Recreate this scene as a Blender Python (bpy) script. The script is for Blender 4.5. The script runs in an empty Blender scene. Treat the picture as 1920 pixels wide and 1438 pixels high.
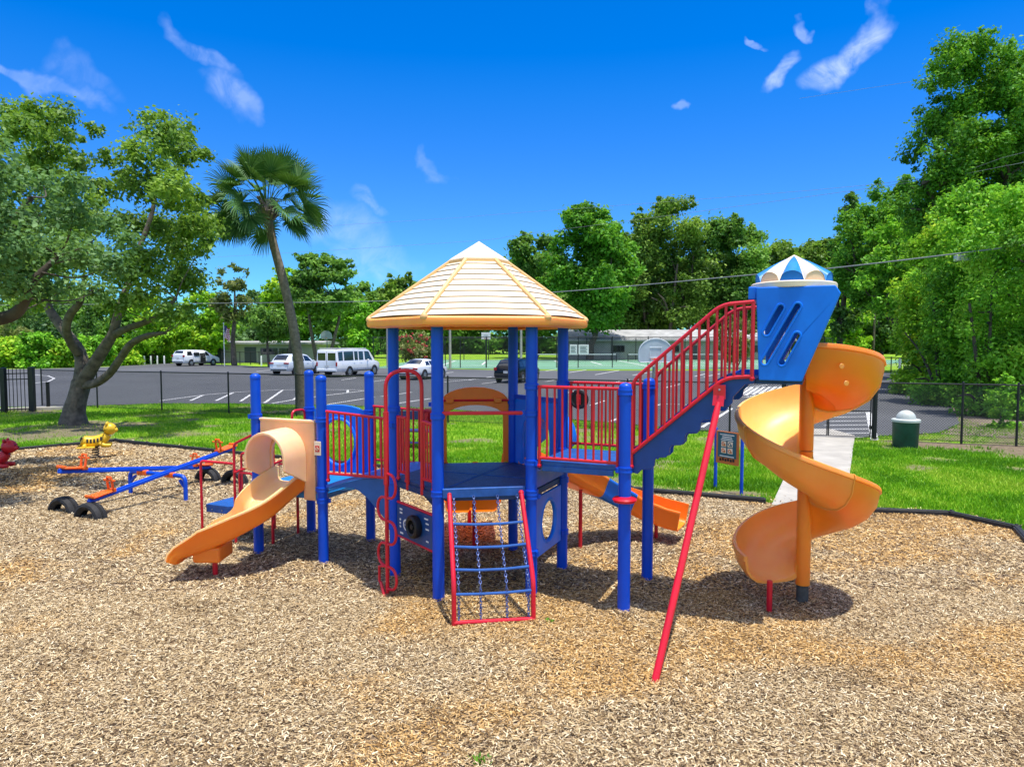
import bpy, bmesh, math, random
import numpy as np
from mathutils import Vector, Matrix, Quaternion
R=math.radians; PI=math.pi; sin=math.sin; cos=math.cos
random.seed(7); rng=np.random.default_rng(11)
scene=bpy.context.scene; col=scene.collection

# ------------------------------------------------------------------ camera
FPX=1333.0; HZ=640.0; CH=2.75; PITCH=math.atan((719-HZ)/FPX)
cd=bpy.data.cameras.new('camera'); cam=bpy.data.objects.new('camera',cd); col.objects.link(cam)
cam.location=(0,0,CH); cam.rotation_euler=(PI/2-PITCH,0,0)
cd.sensor_width=36; cd.lens=FPX/1920*36; cd.clip_end=3000; cd.clip_start=.05
scene.camera=cam
def ray(x,y):
    u=(x-960)/FPX; v=(719-y)/FPX
    return Vector((u,cos(PITCH)+v*sin(PITCH),-sin(PITCH)+v*cos(PITCH)))
def gp(x,y,z=0):            # where the sight line through a photo pixel meets height z
    d=ray(x,y); return Vector((0,0,CH))+d*((z-CH)/d.z)
def at(x,y,Y):              # the point of that sight line at distance Y
    d=ray(x,y); return Vector((0,0,CH))+d*(Y/d.y)

# ------------------------------------------------------------------ mesh builder
class MB:
    def __init__(s): s.v=[]; s.f=[]; s.m=[]; s.M=None
    def add(s,vs,fs,mi=0):
        b=len(s.v)
        for p in vs:
            p=Vector(p); s.v.append(s.M@p if s.M else p)
        for f in fs: s.f.append([i+b for i in f]); s.m.append(mi)
        return s
    def box(s,c,d,rz=0,mi=0,ax=None):
        hx,hy,hz=d[0]/2,d[1]/2,d[2]/2; c=Vector(c)
        q=ax if ax is not None else Matrix.Rotation(rz,3,'Z')
        vs=[c+q@Vector((x*hx,y*hy,z*hz)) for z in(-1,1) for y in(-1,1) for x in(-1,1)]
        return s.add(vs,[(0,2,3,1),(4,5,7,6),(0,1,5,4),(2,6,7,3),(0,4,6,2),(1,3,7,5)],mi)
    def bar(s,p,q,w,h,mi=0,up=(0,0,1)):     # rectangular bar
        p=Vector(p);q=Vector(q);x=(q-p);L=x.length;x.normalize();u=Vector(up)
        y=u.cross(x).normalized(); z=x.cross(y)
        return s.box((p+q)/2,(L,w,h),mi=mi,ax=Matrix((x,y,z)).transposed())
    def tube(s,pts,r,n=10,cap=True,mi=0,closed=False):
        pts=[Vector(p) for p in pts]; k=len(pts)
        rs=r if isinstance(r,(list,tuple)) else [r]*k
        T=[]
        for i in range(k):
            if closed: t=pts[(i+1)%k]-pts[i-1]
            else: t=pts[min(i+1,k-1)]-pts[max(i-1,0)]
            T.append(t.normalized() if t.length>1e-9 else Vector((0,0,1)))
        a=Vector((0,0,1)) if abs(T[0].z)<.9 else Vector((1,0,0))
        u=(a-T[0]*a.dot(T[0])).normalized(); vs=[]
        for i in range(k):
            if i: u=(T[i-1].rotation_difference(T[i])@u); u=(u-T[i]*u.dot(T[i])).normalized()
            w=T[i].cross(u)
            for j in range(n):
                t=2*PI*j/n; vs.append(pts[i]+(u*cos(t)+w*sin(t))*rs[i])
        fs=[]
        for i in range(k if closed else k-1):
            for j in range(n):
                a0=i*n+j;b0=i*n+(j+1)%n;i2=(i+1)%k; fs.append((a0,b0,i2*n+(j+1)%n,i2*n+j))
        if cap and not closed: fs.append(tuple(range(n))[::-1]); fs.append(tuple((k-1)*n+j for j in range(n)))
        return s.add(vs,fs,mi)
    def lathe(s,prof,c=(0,0,0),n=24,mi=0,axis=None,a0=0,a1=2*PI):   # prof [(r,z)]
        c=Vector(c); q=axis or Matrix.Identity(3); full=abs(a1-a0-2*PI)<1e-6; m=n if full else n+1
        vs=[];fs=[];k=len(prof)
        for r,z in prof:
            for j in range(m):
                t=a0+(a1-a0)*j/n; vs.append(c+q@Vector((r*cos(t),r*sin(t),z)))
        for i in range(k-1):
            for j in range(n):
                j2=(j+1)%m; fs.append((i*m+j,i*m+j2,(i+1)*m+j2,(i+1)*m+j))
        return s.add(vs,fs,mi)
    def ball(s,c,r,n=16,mi=0,q=None):
        if not hasattr(r,'__len__'): r=(r,r,r)
        c=Vector(c);vs=[];fs=[];h=n//2
        for i in range(h+1):
            a=PI*i/h
            for j in range(n):
                b=2*PI*j/n; p=Vector((r[0]*sin(a)*cos(b),r[1]*sin(a)*sin(b),r[2]*cos(a)))
                vs.append(c+(q@p if q else p))
        for i in range(h):
            for j in range(n): fs.append((i*n+j,(i+1)*n+j,(i+1)*n+(j+1)%n,i*n+(j+1)%n))
        return s.add(vs,fs,mi)
    def sweep(s,prof,path,rights,ups,mi=0,inner=None):   # closed profile swept on given frames
        n=len(prof[0]) if isinstance(prof[0][0],(list,tuple)) else len(prof); vs=[];k=len(path)
        for i in range(k):
            pr=prof[i] if isinstance(prof[0][0],(list,tuple)) else prof
            for (x,y) in pr: vs.append(Vector(path[i])+Vector(rights[i])*x+Vector(ups[i])*y)
        fs=[]
        for i in range(k-1):
            for j in range(n): fs.append((i*n+j,i*n+(j+1)%n,(i+1)*n+(j+1)%n,(i+1)*n+j))
        fs.append(tuple(range(n))[::-1]); fs.append(tuple((k-1)*n+j for j in range(n)))
        f0=len(s.f); s.add(vs,fs,mi)
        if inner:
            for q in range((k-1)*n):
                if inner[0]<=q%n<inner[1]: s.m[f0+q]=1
        return s
    def plate(s,outer,holes,th,frame,mi=0):   # plate with holes; frame=(origin,x,y) ; thickness along x×y
        o,x,y=[Vector(a) for a in frame]; nz=x.cross(y).normalized()
        bm=bmesh.new(); loops=[]
        for lp in [outer]+list(holes):
            vv=[bm.verts.new((p[0],p[1],0)) for p in lp]; loops.append(len(vv))
            for i in range(len(vv)): bm.edges.new((vv[i],vv[(i+1)%len(vv)]))
        bmesh.ops.triangle_fill(bm,use_beauty=True,use_dissolve=False,edges=bm.edges[:])
        bm.verts.index_update(); V=[v.co.copy() for v in bm.verts]; Fc=[[v.index for v in f.verts] for f in bm.faces]
        for i,f in enumerate(Fc):
            a,b,c=[V[k] for k in f[:3]]
            if (b-a).cross(c-a).z<0: Fc[i]=f[::-1]
        bm.free(); N=len(V)
        vs=[o+x*p.x+y*p.y+nz*th/2 for p in V]+[o+x*p.x+y*p.y-nz*th/2 for p in V]
        fs=[tuple(f) for f in Fc]+[tuple(i+N for i in f[::-1]) for f in Fc]
        b=0
        for n in loops:
            for i in range(n):
                i2=(i+1)%n; fs.append((b+i,b+i+N,b+i2+N,b+i2))
            b+=n
        return s.add(vs,fs,mi)
    def build(s,name,mat,parent=None,smooth=30,bevel=0,bseg=2):
        me=bpy.data.meshes.new(name); me.from_pydata([tuple(v) for v in s.v],[],s.f)
        for m in (mat if isinstance(mat,(list,tuple)) else [mat]): me.materials.append(m)
        me.polygons.foreach_set('material_index',s.m)
        bm=bmesh.new(); bm.from_mesh(me); bmesh.ops.recalc_face_normals(bm,faces=bm.faces[:]); bm.to_mesh(me); bm.free()
        if smooth:
            me.polygons.foreach_set('use_smooth',[True]*len(me.polygons)); me.set_sharp_from_angle(angle=R(smooth))
        me.update()
        o=bpy.data.objects.new(name,me); col.objects.link(o)
        if parent: o.parent=parent
        if bevel:
            b=o.modifiers.new('bevel','BEVEL'); b.width=bevel; b.segments=bseg; b.limit_method='ANGLE'; b.angle_limit=R(40); b.harden_normals=bool(smooth)
        return o
def npmesh(name,V,F,mat,parent=None,attrs=None,smooth=False):
    """large meshes from arrays; F is (n,3) or (n,4)"""
    me=bpy.data.meshes.new(name); V=np.asarray(V,dtype=np.float32); F=np.asarray(F,dtype=np.int32); k=F.shape[1]
    me.vertices.add(len(V)); me.vertices.foreach_set('co',V.ravel())
    me.loops.add(F.size); me.loops.foreach_set('vertex_index',F.ravel())
    me.polygons.add(len(F)); me.polygons.foreach_set('loop_start',np.arange(0,F.size,k,dtype=np.int32))
    me.update(calc_edges=True)
    for a,val in (attrs or {}).items():
        at_=me.attributes.new(a,'FLOAT','POINT'); at_.data.foreach_set('value',np.asarray(val,dtype=np.float32))
    if smooth: me.polygons.foreach_set('use_smooth',[True]*len(F))
    me.materials.append(mat); me.update()
    o=bpy.data.objects.new(name,me); col.objects.link(o)
    if parent: o.parent=parent
    return o
def tag(o,label=None,cat=None,group=None,kind=None):
    if label: o['label']=label
    if cat: o['category']=cat
    if group: o['group']=group
    if kind: o['kind']=kind
    return o
def empty(name,loc,rz=0,label=None,cat=None,group=None):
    o=bpy.data.objects.new(name,None); col.objects.link(o); o.location=loc; o.rotation_euler=(0,0,rz); o.empty_display_size=.2
    return tag(o,label,cat,group)
def copy_tree(o,parent=None):
    c=o.copy(); col.objects.link(c)
    if parent: c.parent=parent
    for ch in list(o.children): copy_tree(ch,c)
    return c
_lat={}
def vnoise(x,y,sc,seed=0):
    if seed not in _lat: _lat[seed]=np.random.default_rng(seed+100).random((256,256))
    L=_lat[seed]; x=np.asarray(x)/sc+1000; y=np.asarray(y)/sc+1000
    xi=np.floor(x).astype(int); yi=np.floor(y).astype(int); fx=x-xi; fy=y-yi
    fx=fx*fx*(3-2*fx); fy=fy*fy*(3-2*fy); g=lambda a,b:L[a%256,b%256]
    return (g(xi,yi)*(1-fx)+g(xi+1,yi)*fx)*(1-fy)+(g(xi,yi+1)*(1-fx)+g(xi+1,yi+1)*fx)*fy
def fbm(x,y,sc,seed=0): return (vnoise(x,y,sc,seed)+.5*vnoise(x,y,sc/2.1,seed+1)+.25*vnoise(x,y,sc/4.3,seed+2))/1.75
def inpoly(x,y,poly):
    r=np.zeros(x.shape,bool); n=len(poly)
    for i in range(n):
        x0,y0=poly[i][:2]; x1,y1=poly[(i+1)%n][:2]
        c=((y0>y)!=(y1>y)); 
        if y1!=y0: r^=c&(x<(x1-x0)*(y-y0)/(y1-y0)+x0)
    return r
def arc(cx,cy,r,a0,a1,n,ry=None): return [(cx+r*cos(R(a0+(a1-a0)*i/n)),cy+(ry or r)*sin(R(a0+(a1-a0)*i/n))) for i in range(n+1)]
def fillet(pts,r,n=5):      # round the corners of a polyline
    pts=[Vector(p) for p in pts]; out=[pts[0]]
    for i in range(1,len(pts)-1):
        a=pts[i-1]-pts[i]; b=pts[i+1]-pts[i]; k=min(r,a.length*.49,b.length*.49)
        p=pts[i]+a.normalized()*k; q=pts[i]+b.normalized()*k
        for j in range(n+1):
            t=j/n; out.append(p*(1-t)**2+pts[i]*2*t*(1-t)+q*t*t)
    return out+[pts[-1]]
def bez(p0,p1,p2,p3,n):
    p0,p1,p2,p3=map(Vector,(p0,p1,p2,p3)); o=[]
    for i in range(n+1):
        t=i/n; o.append(p0*(1-t)**3+p1*3*t*(1-t)**2+p2*3*t*t*(1-t)+p3*t**3)
    return o
def crom(pts,n=6):         # Catmull-Rom
    pts=[Vector(p) for p in pts]; o=[]
    P=[pts[0]*2-pts[1]]+pts+[pts[-1]*2-pts[-2]]
    for i in range(1,len(P)-2):
        for j in range(n):
            t=j/n; a,b,c,d=P[i-1:i+3]
            o.append(.5*((2*b)+(c-a)*t+(2*a-5*b+4*c-d)*t*t+(3*b-a-3*c+d)*t**3))
    return o+[pts[-1]]

# ------------------------------------------------------------------ materials
class NT:
    def __init__(s,tree): s.t=tree; s.n=tree.nodes; s.l=tree.links
    def new(s,typ,**k):
        n=s.n.new(typ)
        for a,v in k.items():
            if a.startswith('i_'): n.inputs[int(a[2:]) if a[2:].isdigit() else a[2:]].default_value=v
            else: setattr(n,a,v)
        return n
    def link(s,a,b): s.l.new(a,b)
    def math(s,op,a,b=None,c=None,clamp=False):
        n=s.n.new('ShaderNodeMath'); n.operation=op; n.use_clamp=clamp
        for i,v in enumerate((a,b,c)):
            if v is None: continue
            if isinstance(v,(int,float)): n.inputs[i].default_value=v
            else: s.l.new(v,n.inputs[i])
        return n.outputs[0]
    def ramp(s,fac,stops,interp='LINEAR'):
        n=s.n.new('ShaderNodeValToRGB'); n.color_ramp.interpolation=interp; e=n.color_ramp.elements
        while len(e)<len(stops): e.new(.5)
        for i,(p,c) in enumerate(stops):
            e[i].position=p; e[i].color=(*c,1) if len(c)==3 else c
        s.l.new(fac,n.inputs[0]); return n.outputs[0]
    def noise(s,scale,detail=4,rough=.55,vec=None,dist=0):
        n=s.new('ShaderNodeTexNoise'); n.inputs['Scale'].default_value=scale; n.inputs['Detail'].default_value=detail; n.inputs['Roughness'].default_value=rough; n.inputs['Distortion'].default_value=dist
        if vec is not None: s.l.new(vec,n.inputs['Vector'])
        return n.outputs[0]
    def mixc(s,fac,a,b,mode='MIX'):
        n=s.n.new('ShaderNodeMix'); n.data_type='RGBA'; n.blend_type=mode
        for i,v in ((0,fac),(6,a),(7,b)):
            if isinstance(v,(int,float)): n.inputs[i].default_value=v
            elif isinstance(v,tuple): n.inputs[i].default_value=(*v,1) if len(v)==3 else v
            else: s.l.new(v,n.inputs[i])
        return n.outputs[2]
def newmat(name):
    m=bpy.data.materials.new(name); m.use_nodes=True; t=NT(m.node_tree); b=m.node_tree.nodes['Principled BSDF']; return m,t,b
def objco(t): return t.new('ShaderNodeTexCoord').outputs['Object']
def geopos(t): return t.new('ShaderNodeNewGeometry').outputs['Position']
def mat(name,c,rough=.5,var=.12,scale=6,bump=0,bscale=40,metal=0,spec=.5,c2=None,coat=0,sss=0,srad=(1,.32,.06),scuff=0):
    m,t,b=newmat(name); v=geopos(t)
    n=t.noise(scale,5,.6,v)
    c2=c2 or tuple(x*(1-var*2) for x in c)
    b_c=t.ramp(n,[(.3,c2),(.72,tuple(min(1,x*(1+var*.4)) for x in c))])
    if scuff:      # fine scratches and dull worn patches
        mp=t.new('ShaderNodeMapping'); mp.inputs['Scale'].default_value=(1,1,.22); mp.inputs['Rotation'].default_value=(.35,.2,.5); t.link(v,mp.inputs['Vector'])
        sc=t.ramp(t.noise(38,6,.72,mp.outputs[0],.8),[(.60,(0,0,0)),(.70,(1,1,1))]); pt=t.ramp(t.noise(2.1,6,.7,v,.6),[(.45,(.15,.15,.15)),(.68,(1,1,1))])
        k=t.math('MULTIPLY',t.math('MULTIPLY',sc,pt),scuff); b_c=t.mixc(k,b_c,tuple(min(1,x*.8+.12) for x in c))
    t.link(b_c,b.inputs['Base Color']); b.inputs['Metallic'].default_value=metal
    r=t.math('MULTIPLY_ADD',t.noise(scale*3,3,.5,v),.25,rough-.12,clamp=True); t.link(r,b.inputs['Roughness'])
    b.inputs['Specular IOR Level'].default_value=spec
    if sss: b.inputs['Subsurface Weight'].default_value=sss; b.inputs['Subsurface Scale'].default_value=.045; b.inputs['Subsurface Radius'].default_value=srad
    if coat: b.inputs['Coat Weight'].default_value=coat; b.inputs['Coat Roughness'].default_value=.08
    if bump:
        bn=t.new('ShaderNodeBump'); bn.inputs['Strength'].default_value=bump; bn.inputs['Distance'].default_value=.01
        t.link(t.noise(bscale,6,.6,v),bn.inputs['Height']); t.link(bn.outputs[0],b.inputs['Normal'])
    return m
M={}
M['blue']=mat('blue_paint',(.002,.075,.62),.36,.10,2,spec=.32,scuff=.5)
M['blueplastic']=mat('blue_plastic',(.002,.19,.86),.38,.14,2.2,c2=(.002,.13,.66),spec=.4,scuff=.35)
M['skyplastic']=mat('light_blue_plastic',(.01,.22,.6),.4,.1,4)
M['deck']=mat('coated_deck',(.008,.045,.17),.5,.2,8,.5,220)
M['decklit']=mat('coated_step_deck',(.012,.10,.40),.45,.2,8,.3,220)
M['red']=mat('red_paint',(.70,.008,.028),.32,.12,2.5,scuff=.3)
M['orange']=mat('orange_plastic',(.94,.27,.018),.38,.1,1.3,.03,9,c2=(.86,.2,.014),sss=.55,scuff=.4)
M['orangefade']=mat('faded_orange_plastic',(.95,.41,.085),.42,.12,1.2,.03,9,c2=(.91,.30,.05),sss=.55,scuff=.45)
M['peach']=mat('peach_plastic',(.93,.50,.26),.45,.08,2,.03,12,sss=.5,scuff=.35)
M['cream']=mat('cream_plastic',(.93,.58,.33),.5,.06,2,.03,12,sss=.5,scuff=.3)
M['ivory']=mat('ivory_plastic',(.88,.72,.54),.5,.05,3)
M['roofrib']=mat('tan_roof_plastic',(.86,.50,.20),.45,.1,4)
M['black']=mat('black_paint',(.012,.012,.013),.45,.2,6)
M['rubber']=mat('tyre_rubber',(.02,.02,.021),.75,.3,12,.6,60)
M['galv']=mat('galvanised_steel',(.3,.31,.31),.5,.2,14,metal=.6)
M['darkgalv']=mat('weathered_steel',(.09,.095,.09),.6,.3,14,metal=.3)
M['chain']=mat('chain_steel',(.08,.13,.36),.4,.2,14,metal=.2)
M['white']=mat('white_paint',(.78,.78,.76),.5,.06,6)
M['concrete']=mat('concrete_path',(.44,.41,.35),.85,.14,1.6,.3,60)
M['line']=mat('road_paint',(.72,.72,.70),.7,.14,1.5)
M['timber']=mat('black_border_plastic',(.022,.022,.023),.6,.3,9,.3,40)
M['teal']=mat('teal_sign',(.01,.11,.17),.4,.1,6)
M['orangesign']=mat('orange_sign',(.62,.17,.035),.5,.1,6)
M['bingreen']=mat('green_bin_plastic',(.01,.07,.05),.5,.2,5,.2,40)
M['lid']=mat('grey_lid_plastic',(.5,.53,.5),.5,.1,6)
M['glass']=mat('dark_car_glass',(.012,.016,.02),.06,.1,3,spec=.8)
M['carwhite']=mat('white_car_paint',(.74,.76,.78),.25,.03,2,coat=.6)
M['carsilver']=mat('silver_white_car_paint',(.6,.65,.7),.25,.03,2,coat=.6)
M['carblack']=mat('black_car_paint',(.004,.004,.005),.2,.05,2,spec=.25,coat=.15)
M['trim']=mat('black_trim',(.015,.015,.016),.6,.2,8)
M['rim']=mat('alloy_rim',(.45,.46,.47),.3,.1,8,metal=.7)
M['lamp']=mat('red_tail_lamp',(.4,.01,.015),.2,.1,8)
M['plateM']=mat('number_plate',(.6,.6,.58),.5,.1,8)
M['yellow']=mat('yellow_plastic',(.82,.5,.015),.4,.1,6)
M['redplastic']=mat('red_plastic',(.55,.01,.02),.4,.1,6)
M['board']=mat('backboard_fibreglass',(.5,.56,.62),.4,.1,3)
M['boardline']=mat('backboard_line',(.78,.8,.82),.4,.05,3)
M['wall']=mat('building_wall',(.42,.41,.38),.9,.1,.6)
M['wallgrey']=mat('grey_building_wall',(.36,.36,.345),.9,.12,.5)
M['roofing']=mat('pale_roofing',(.42,.42,.40),.85,.2,.8)
M['door']=mat('dark_door',(.05,.06,.08),.5,.1,3)
M['bark']=mat('grey_oak_bark',(.16,.13,.10),.9,.35,5,1.0,22,c2=(.055,.043,.032))
M['palmbark']=mat('palm_bark',(.23,.185,.145),.9,.35,9,1.0,30,c2=(.10,.08,.06))
M['darkbark']=mat('dark_bark',(.1,.08,.06),.9,.35,2,.8,10)
M['woodpole']=mat('weathered_pole',(.16,.13,.10),.9,.3,2)
M['cable']=mat('grey_cable',(.3,.31,.3),.6,.1,2)
M['flagred']=mat('flag_red',(.45,.03,.04),.8,.05,3); M['flagblue']=mat('flag_blue',(.02,.03,.13),.8,.05,3)
M['bolt']=mat('bolt_steel',(.4,.4,.4),.4,.1,20,metal=.8)
M['amber']=mat('amber_seat_plastic',(.9,.15,.01),.4,.1,4,sss=.8)
M['pinkflower']=mat('pink_blossom',(.6,.06,.07),.7,.2,8)
def leafmat(name,dark,mid,light,trans=.3):
    m=bpy.data.materials.new(name); m.use_nodes=True; t=NT(m.node_tree); t.n.clear()
    a=t.new('ShaderNodeAttribute',attribute_name='rnd'); c=t.ramp(a.outputs['Fac'],[(0,dark),(.5,mid),(1,light)])
    d=t.new('ShaderNodeBsdfDiffuse'); tr=t.new('ShaderNodeBsdfTranslucent'); g=t.new('ShaderNodeBsdfGlossy'); g.inputs['Roughness'].default_value=.5; g.inputs['Color'].default_value=(.9,1,.9,1)
    t.link(c,d.inputs['Color']); c2=t.mixc(.5,c,(.2,.36,.02),'MIX'); t.link(c2,tr.inputs['Color'])
    mx=t.new('ShaderNodeMixShader'); mx.inputs[0].default_value=trans; t.link(d.outputs[0],mx.inputs[1]); t.link(tr.outputs[0],mx.inputs[2])
    m2=t.new('ShaderNodeMixShader'); m2.inputs[0].default_value=.018; t.link(mx.outputs[0],m2.inputs[1]); t.link(g.outputs[0],m2.inputs[2])
    o=t.new('ShaderNodeOutputMaterial'); t.link(m2.outputs[0],o.inputs[0]); return m
M['oakleaf']=leafmat('oak_leaves',(0.058, 0.116, 0.02),(0.181, 0.319, 0.042),(0.361, 0.522, 0.06),.42)
M['nearleaf']=leafmat('grey_green_leaves',(0.042,0.105,0.035),(0.144,0.288,0.09),(0.289,0.476,0.153),.42)
M['brightleaf']=leafmat('bright_leaves',(0.072, 0.205, 0.014),(0.228, 0.593, 0.029),(0.43, 0.72, 0.054),.42)
M['limeleaf']=leafmat('lime_leaves',(0.113, 0.256, 0.014),(0.352, 0.703, 0.029),(0.665, 0.72, 0.041),.42)
M['midleaf']=leafmat('mid_green_leaves',(0.05, 0.124, 0.024),(0.159, 0.34, 0.047),(0.301, 0.522, 0.08),.42)
M['darkleaf']=leafmat('dark_green_leaves',(0.029, 0.083, 0.02),(0.096, 0.212, 0.042),(0.181, 0.341, 0.071),.42)
M['palmleaf']=leafmat('palm_leaves',(.02,.07,.018),(.05,.135,.03),(.15,.25,.085),.14)
M['freshleaf']=leafmat('fresh_green_leaves',(0.043, 0.16, 0.011),(0.113, 0.34, 0.02),(0.235, 0.52, 0.036),.42)
M['dryleaf']=leafmat('olive_leaves',(0.084,0.105,0.028),(0.234,0.27,0.072),(0.408,0.425,0.153),.42)
M['grassblade']=leafmat('grass_blades',(.08,.25,.005),(.20,.49,.007),(.46,.62,.05),.38)
M['orangelit']=mat('sunlit_orange_plastic',(.97,.58,.19),.42,.12,1.2,.03,9,c2=(.95,.45,.10),sss=.5)  # sunlit look of the upper spiral turn put into a paler orange
M['archpeach']=mat('peach_arch_face',(.84,.56,.36),.5,.06,3); M['archblue']=mat('blue_arch_face',(.003,.16,.6),.4,.08,3); M['brim']=mat('beige_brim_plastic',(.82,.66,.5),.5,.06,3)
def glowmat():
    m,t,b=newmat('thin_orange_plastic'); b.inputs['Base Color'].default_value=(.95,.2,.012,1); b.inputs['Roughness'].default_value=.4
    tr=t.new('ShaderNodeBsdfTranslucent'); tr.inputs['Color'].default_value=(1,.22,.01,1); mx=t.new('ShaderNodeMixShader'); mx.inputs[0].default_value=.6
    t.link(b.outputs[0],mx.inputs[1]); t.link(tr.outputs[0],mx.inputs[2]); t.link(mx.outputs[0],m.node_tree.nodes['Material Output'].inputs[0]); return m
M['archorange']=mat('bright_orange_plastic',(1.0,.23,.012),.4,.08,2,sss=.5); M['glow']=glowmat(); M['peachlit']=mat('sunlit_peach_plastic',(.96,.62,.28),.42,.1,1.2,.02,9,c2=(.95,.52,.2),sss=.5)  # last peach carries overexposed sunlight on the slide's inside in its colour
M['weed']=leafmat('weed_leaves',(.05,.16,.01),(.1,.3,.015),(.18,.42,.03),.3)
# mulch chips
def chipmat():
    m,t,b=newmat('wood_chips'); a=t.new('ShaderNodeAttribute',attribute_name='rnd').outputs['Fac']; k=t.new('ShaderNodeAttribute',attribute_name='gold').outputs['Fac']
    grey=t.ramp(a,[(0,(.035,.018,.008)),(.2,(.14,.085,.038)),(.42,(.35,.245,.12)),(.7,(.62,.475,.27)),(1,(.84,.73,.51))])
    gold=t.ramp(a,[(0,(.05,.024,.008)),(.2,(.17,.085,.026)),(.45,(.45,.26,.08)),(.75,(.70,.46,.19)),(1,(.86,.68,.40))])
    c=t.mixc(k,grey,gold); t.link(c,b.inputs['Base Color']); b.inputs['Roughness'].default_value=.8; b.inputs['Specular IOR Level'].default_value=.2
    return m
M['chips']=chipmat()
def mulchbase():
    m,t,b=newmat('mulch_bed'); v=geopos(t)
    vo=t.new('ShaderNodeTexVoronoi'); vo.inputs['Scale'].default_value=38; t.link(v,vo.inputs['Vector'])
    sep=t.new('ShaderNodeSeparateColor'); t.link(vo.outputs['Color'],sep.inputs[0])
    c=t.ramp(sep.outputs[0],[(0,(.035,.02,.01)),(.4,(.12,.075,.04)),(.75,(.27,.19,.11)),(1,(.42,.33,.21))])
    t.link(c,b.inputs['Base Color']); b.inputs['Roughness'].default_value=.95
    bn=t.new('ShaderNodeBump'); bn.inputs['Strength'].default_value=.8; bn.inputs['Distance'].default_value=.02
    t.link(vo.outputs['Distance'],bn.inputs['Height']); t.link(bn.outputs[0],b.inputs['Normal']); return m
M['mulchbase']=mulchbase()
def lawnmat():
    m,t,b=newmat('lawn_soil_and_turf'); v=geopos(t); a=t.new('ShaderNodeAttribute',attribute_name='dirt').outputs['Fac']
    g=t.ramp(t.noise(1.3,6,.65,v),[(.3,(.08,.2,.01)),(.5,(.18,.36,.015)),(.7,(.30,.44,.04))])
    d=t.ramp(t.noise(9,6,.7,v),[(.3,(.13,.095,.06)),(.7,(.3,.24,.165))])
    t.link(t.mixc(a,g,d),b.inputs['Base Color']); b.inputs['Roughness'].default_value=.95; b.inputs['Specular IOR Level'].default_value=.1
    bn=t.new('ShaderNodeBump'); bn.inputs['Strength'].default_value=.9; bn.inputs['Distance'].default_value=.05
    t.link(t.noise(30,5,.7,v),bn.inputs['Height']); t.link(bn.outputs[0],b.inputs['Normal']); return m
M['lawn']=lawnmat()
def groundmat():
    m,t,b=newmat('rough_grass'); v=geopos(t)
    g=t.ramp(t.noise(.35,7,.7,v),[(.3,(.09,.2,.012)),(.5,(.2,.36,.025)),(.68,(.33,.45,.05)),(.8,(.34,.32,.13))])
    t.link(g,b.inputs['Base Color']); b.inputs['Roughness'].default_value=.95; b.inputs['Specular IOR Level'].default_value=.1
    bn=t.new('ShaderNodeBump'); bn.inputs['Strength'].default_value=.6; bn.inputs['Distance'].default_value=.05
    t.link(t.noise(14,5,.7,v),bn.inputs['Height']); t.link(bn.outputs[0],b.inputs['Normal']); return m
M['ground']=groundmat()
def asphaltmat():
    m,t,b=newmat('asphalt'); v=geopos(t)
    big=t.noise(.12,5,.6,v); fine=t.noise(70,3,.7,v)
    c=t.ramp(big,[(.3,(.088,.091,.095)),(.55,(.122,.126,.13)),(.75,(.16,.163,.167))])
    c=t.mixc(.45,c,t.ramp(fine,[(.35,(.025,.027,.032)),(.7,(.11,.113,.12))]))
    st=t.ramp(t.noise(.55,6,.75,v,.4),[(.60,(1,1,1)),(.72,(.55,.55,.56))]); c=t.mixc(.8,c,st,'MULTIPLY')
    t.link(c,b.inputs['Base Color']); b.inputs['Roughness'].default_value=.9; b.inputs['Specular IOR Level'].default_value=.25
    bn=t.new('ShaderNodeBump'); bn.inputs['Strength'].default_value=.4; bn.inputs['Distance'].default_value=.01
    t.link(fine,bn.inputs['Height']); t.link(bn.outputs[0],b.inputs['Normal']); return m
M['asphalt']=asphaltmat()
M['court']=mat('green_court_paint',(.15,.33,.20),.8,.1,.2)
M['dirt']=mat('leaf_litter_soil',(.24,.19,.13),.95,.3,1.5,.6,12)
SUN_E=3.9; SKY_E=.15; SKY_HUE=.515; SKY_SAT=1.5; SKY_VAL=.9; CLOUD=1.0; CLOUDC=(4.4,5.0,6.6); FILLC=(7.5,7.5,7.7); EXPO=.6
# ------------------------------------------------------------------ play structure
PC=Vector((-.378,8.209,0)); PA=R(-23.5)
ps=empty('play_structure',PC,PA,'large play structure of blue posts, red rails and orange slides under a cream hexagonal roof','play structure')
PD=Vector((cos(PA),sin(PA),0)); PN=Vector((-sin(PA),cos(PA),0))
def W2L(p): q=Vector(p)-PC; return Vector((q.dot(PD),q.dot(PN),q.z))
HR=.98
hexp=[Vector((HR*cos(R(210+60*k)),HR*sin(R(210+60*k)),0)) for k in range(6)]   # front left corner first, counter clockwise
h1,h2,h3,h4,h5,h6=hexp
Z1,ZL,ZR,ZT=1.2,.93,1.5,2.40     # deck heights
p1=Vector((-2.955,-.42,0)); p2=Vector((-1.92,-.43,0)); p3=Vector((-2.965,.62,0)); p4=Vector((-1.95,.61,0))
s1=Vector((1.86,-.52,0)); s2=Vector((1.865,.5,0))
PR=.0625
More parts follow.
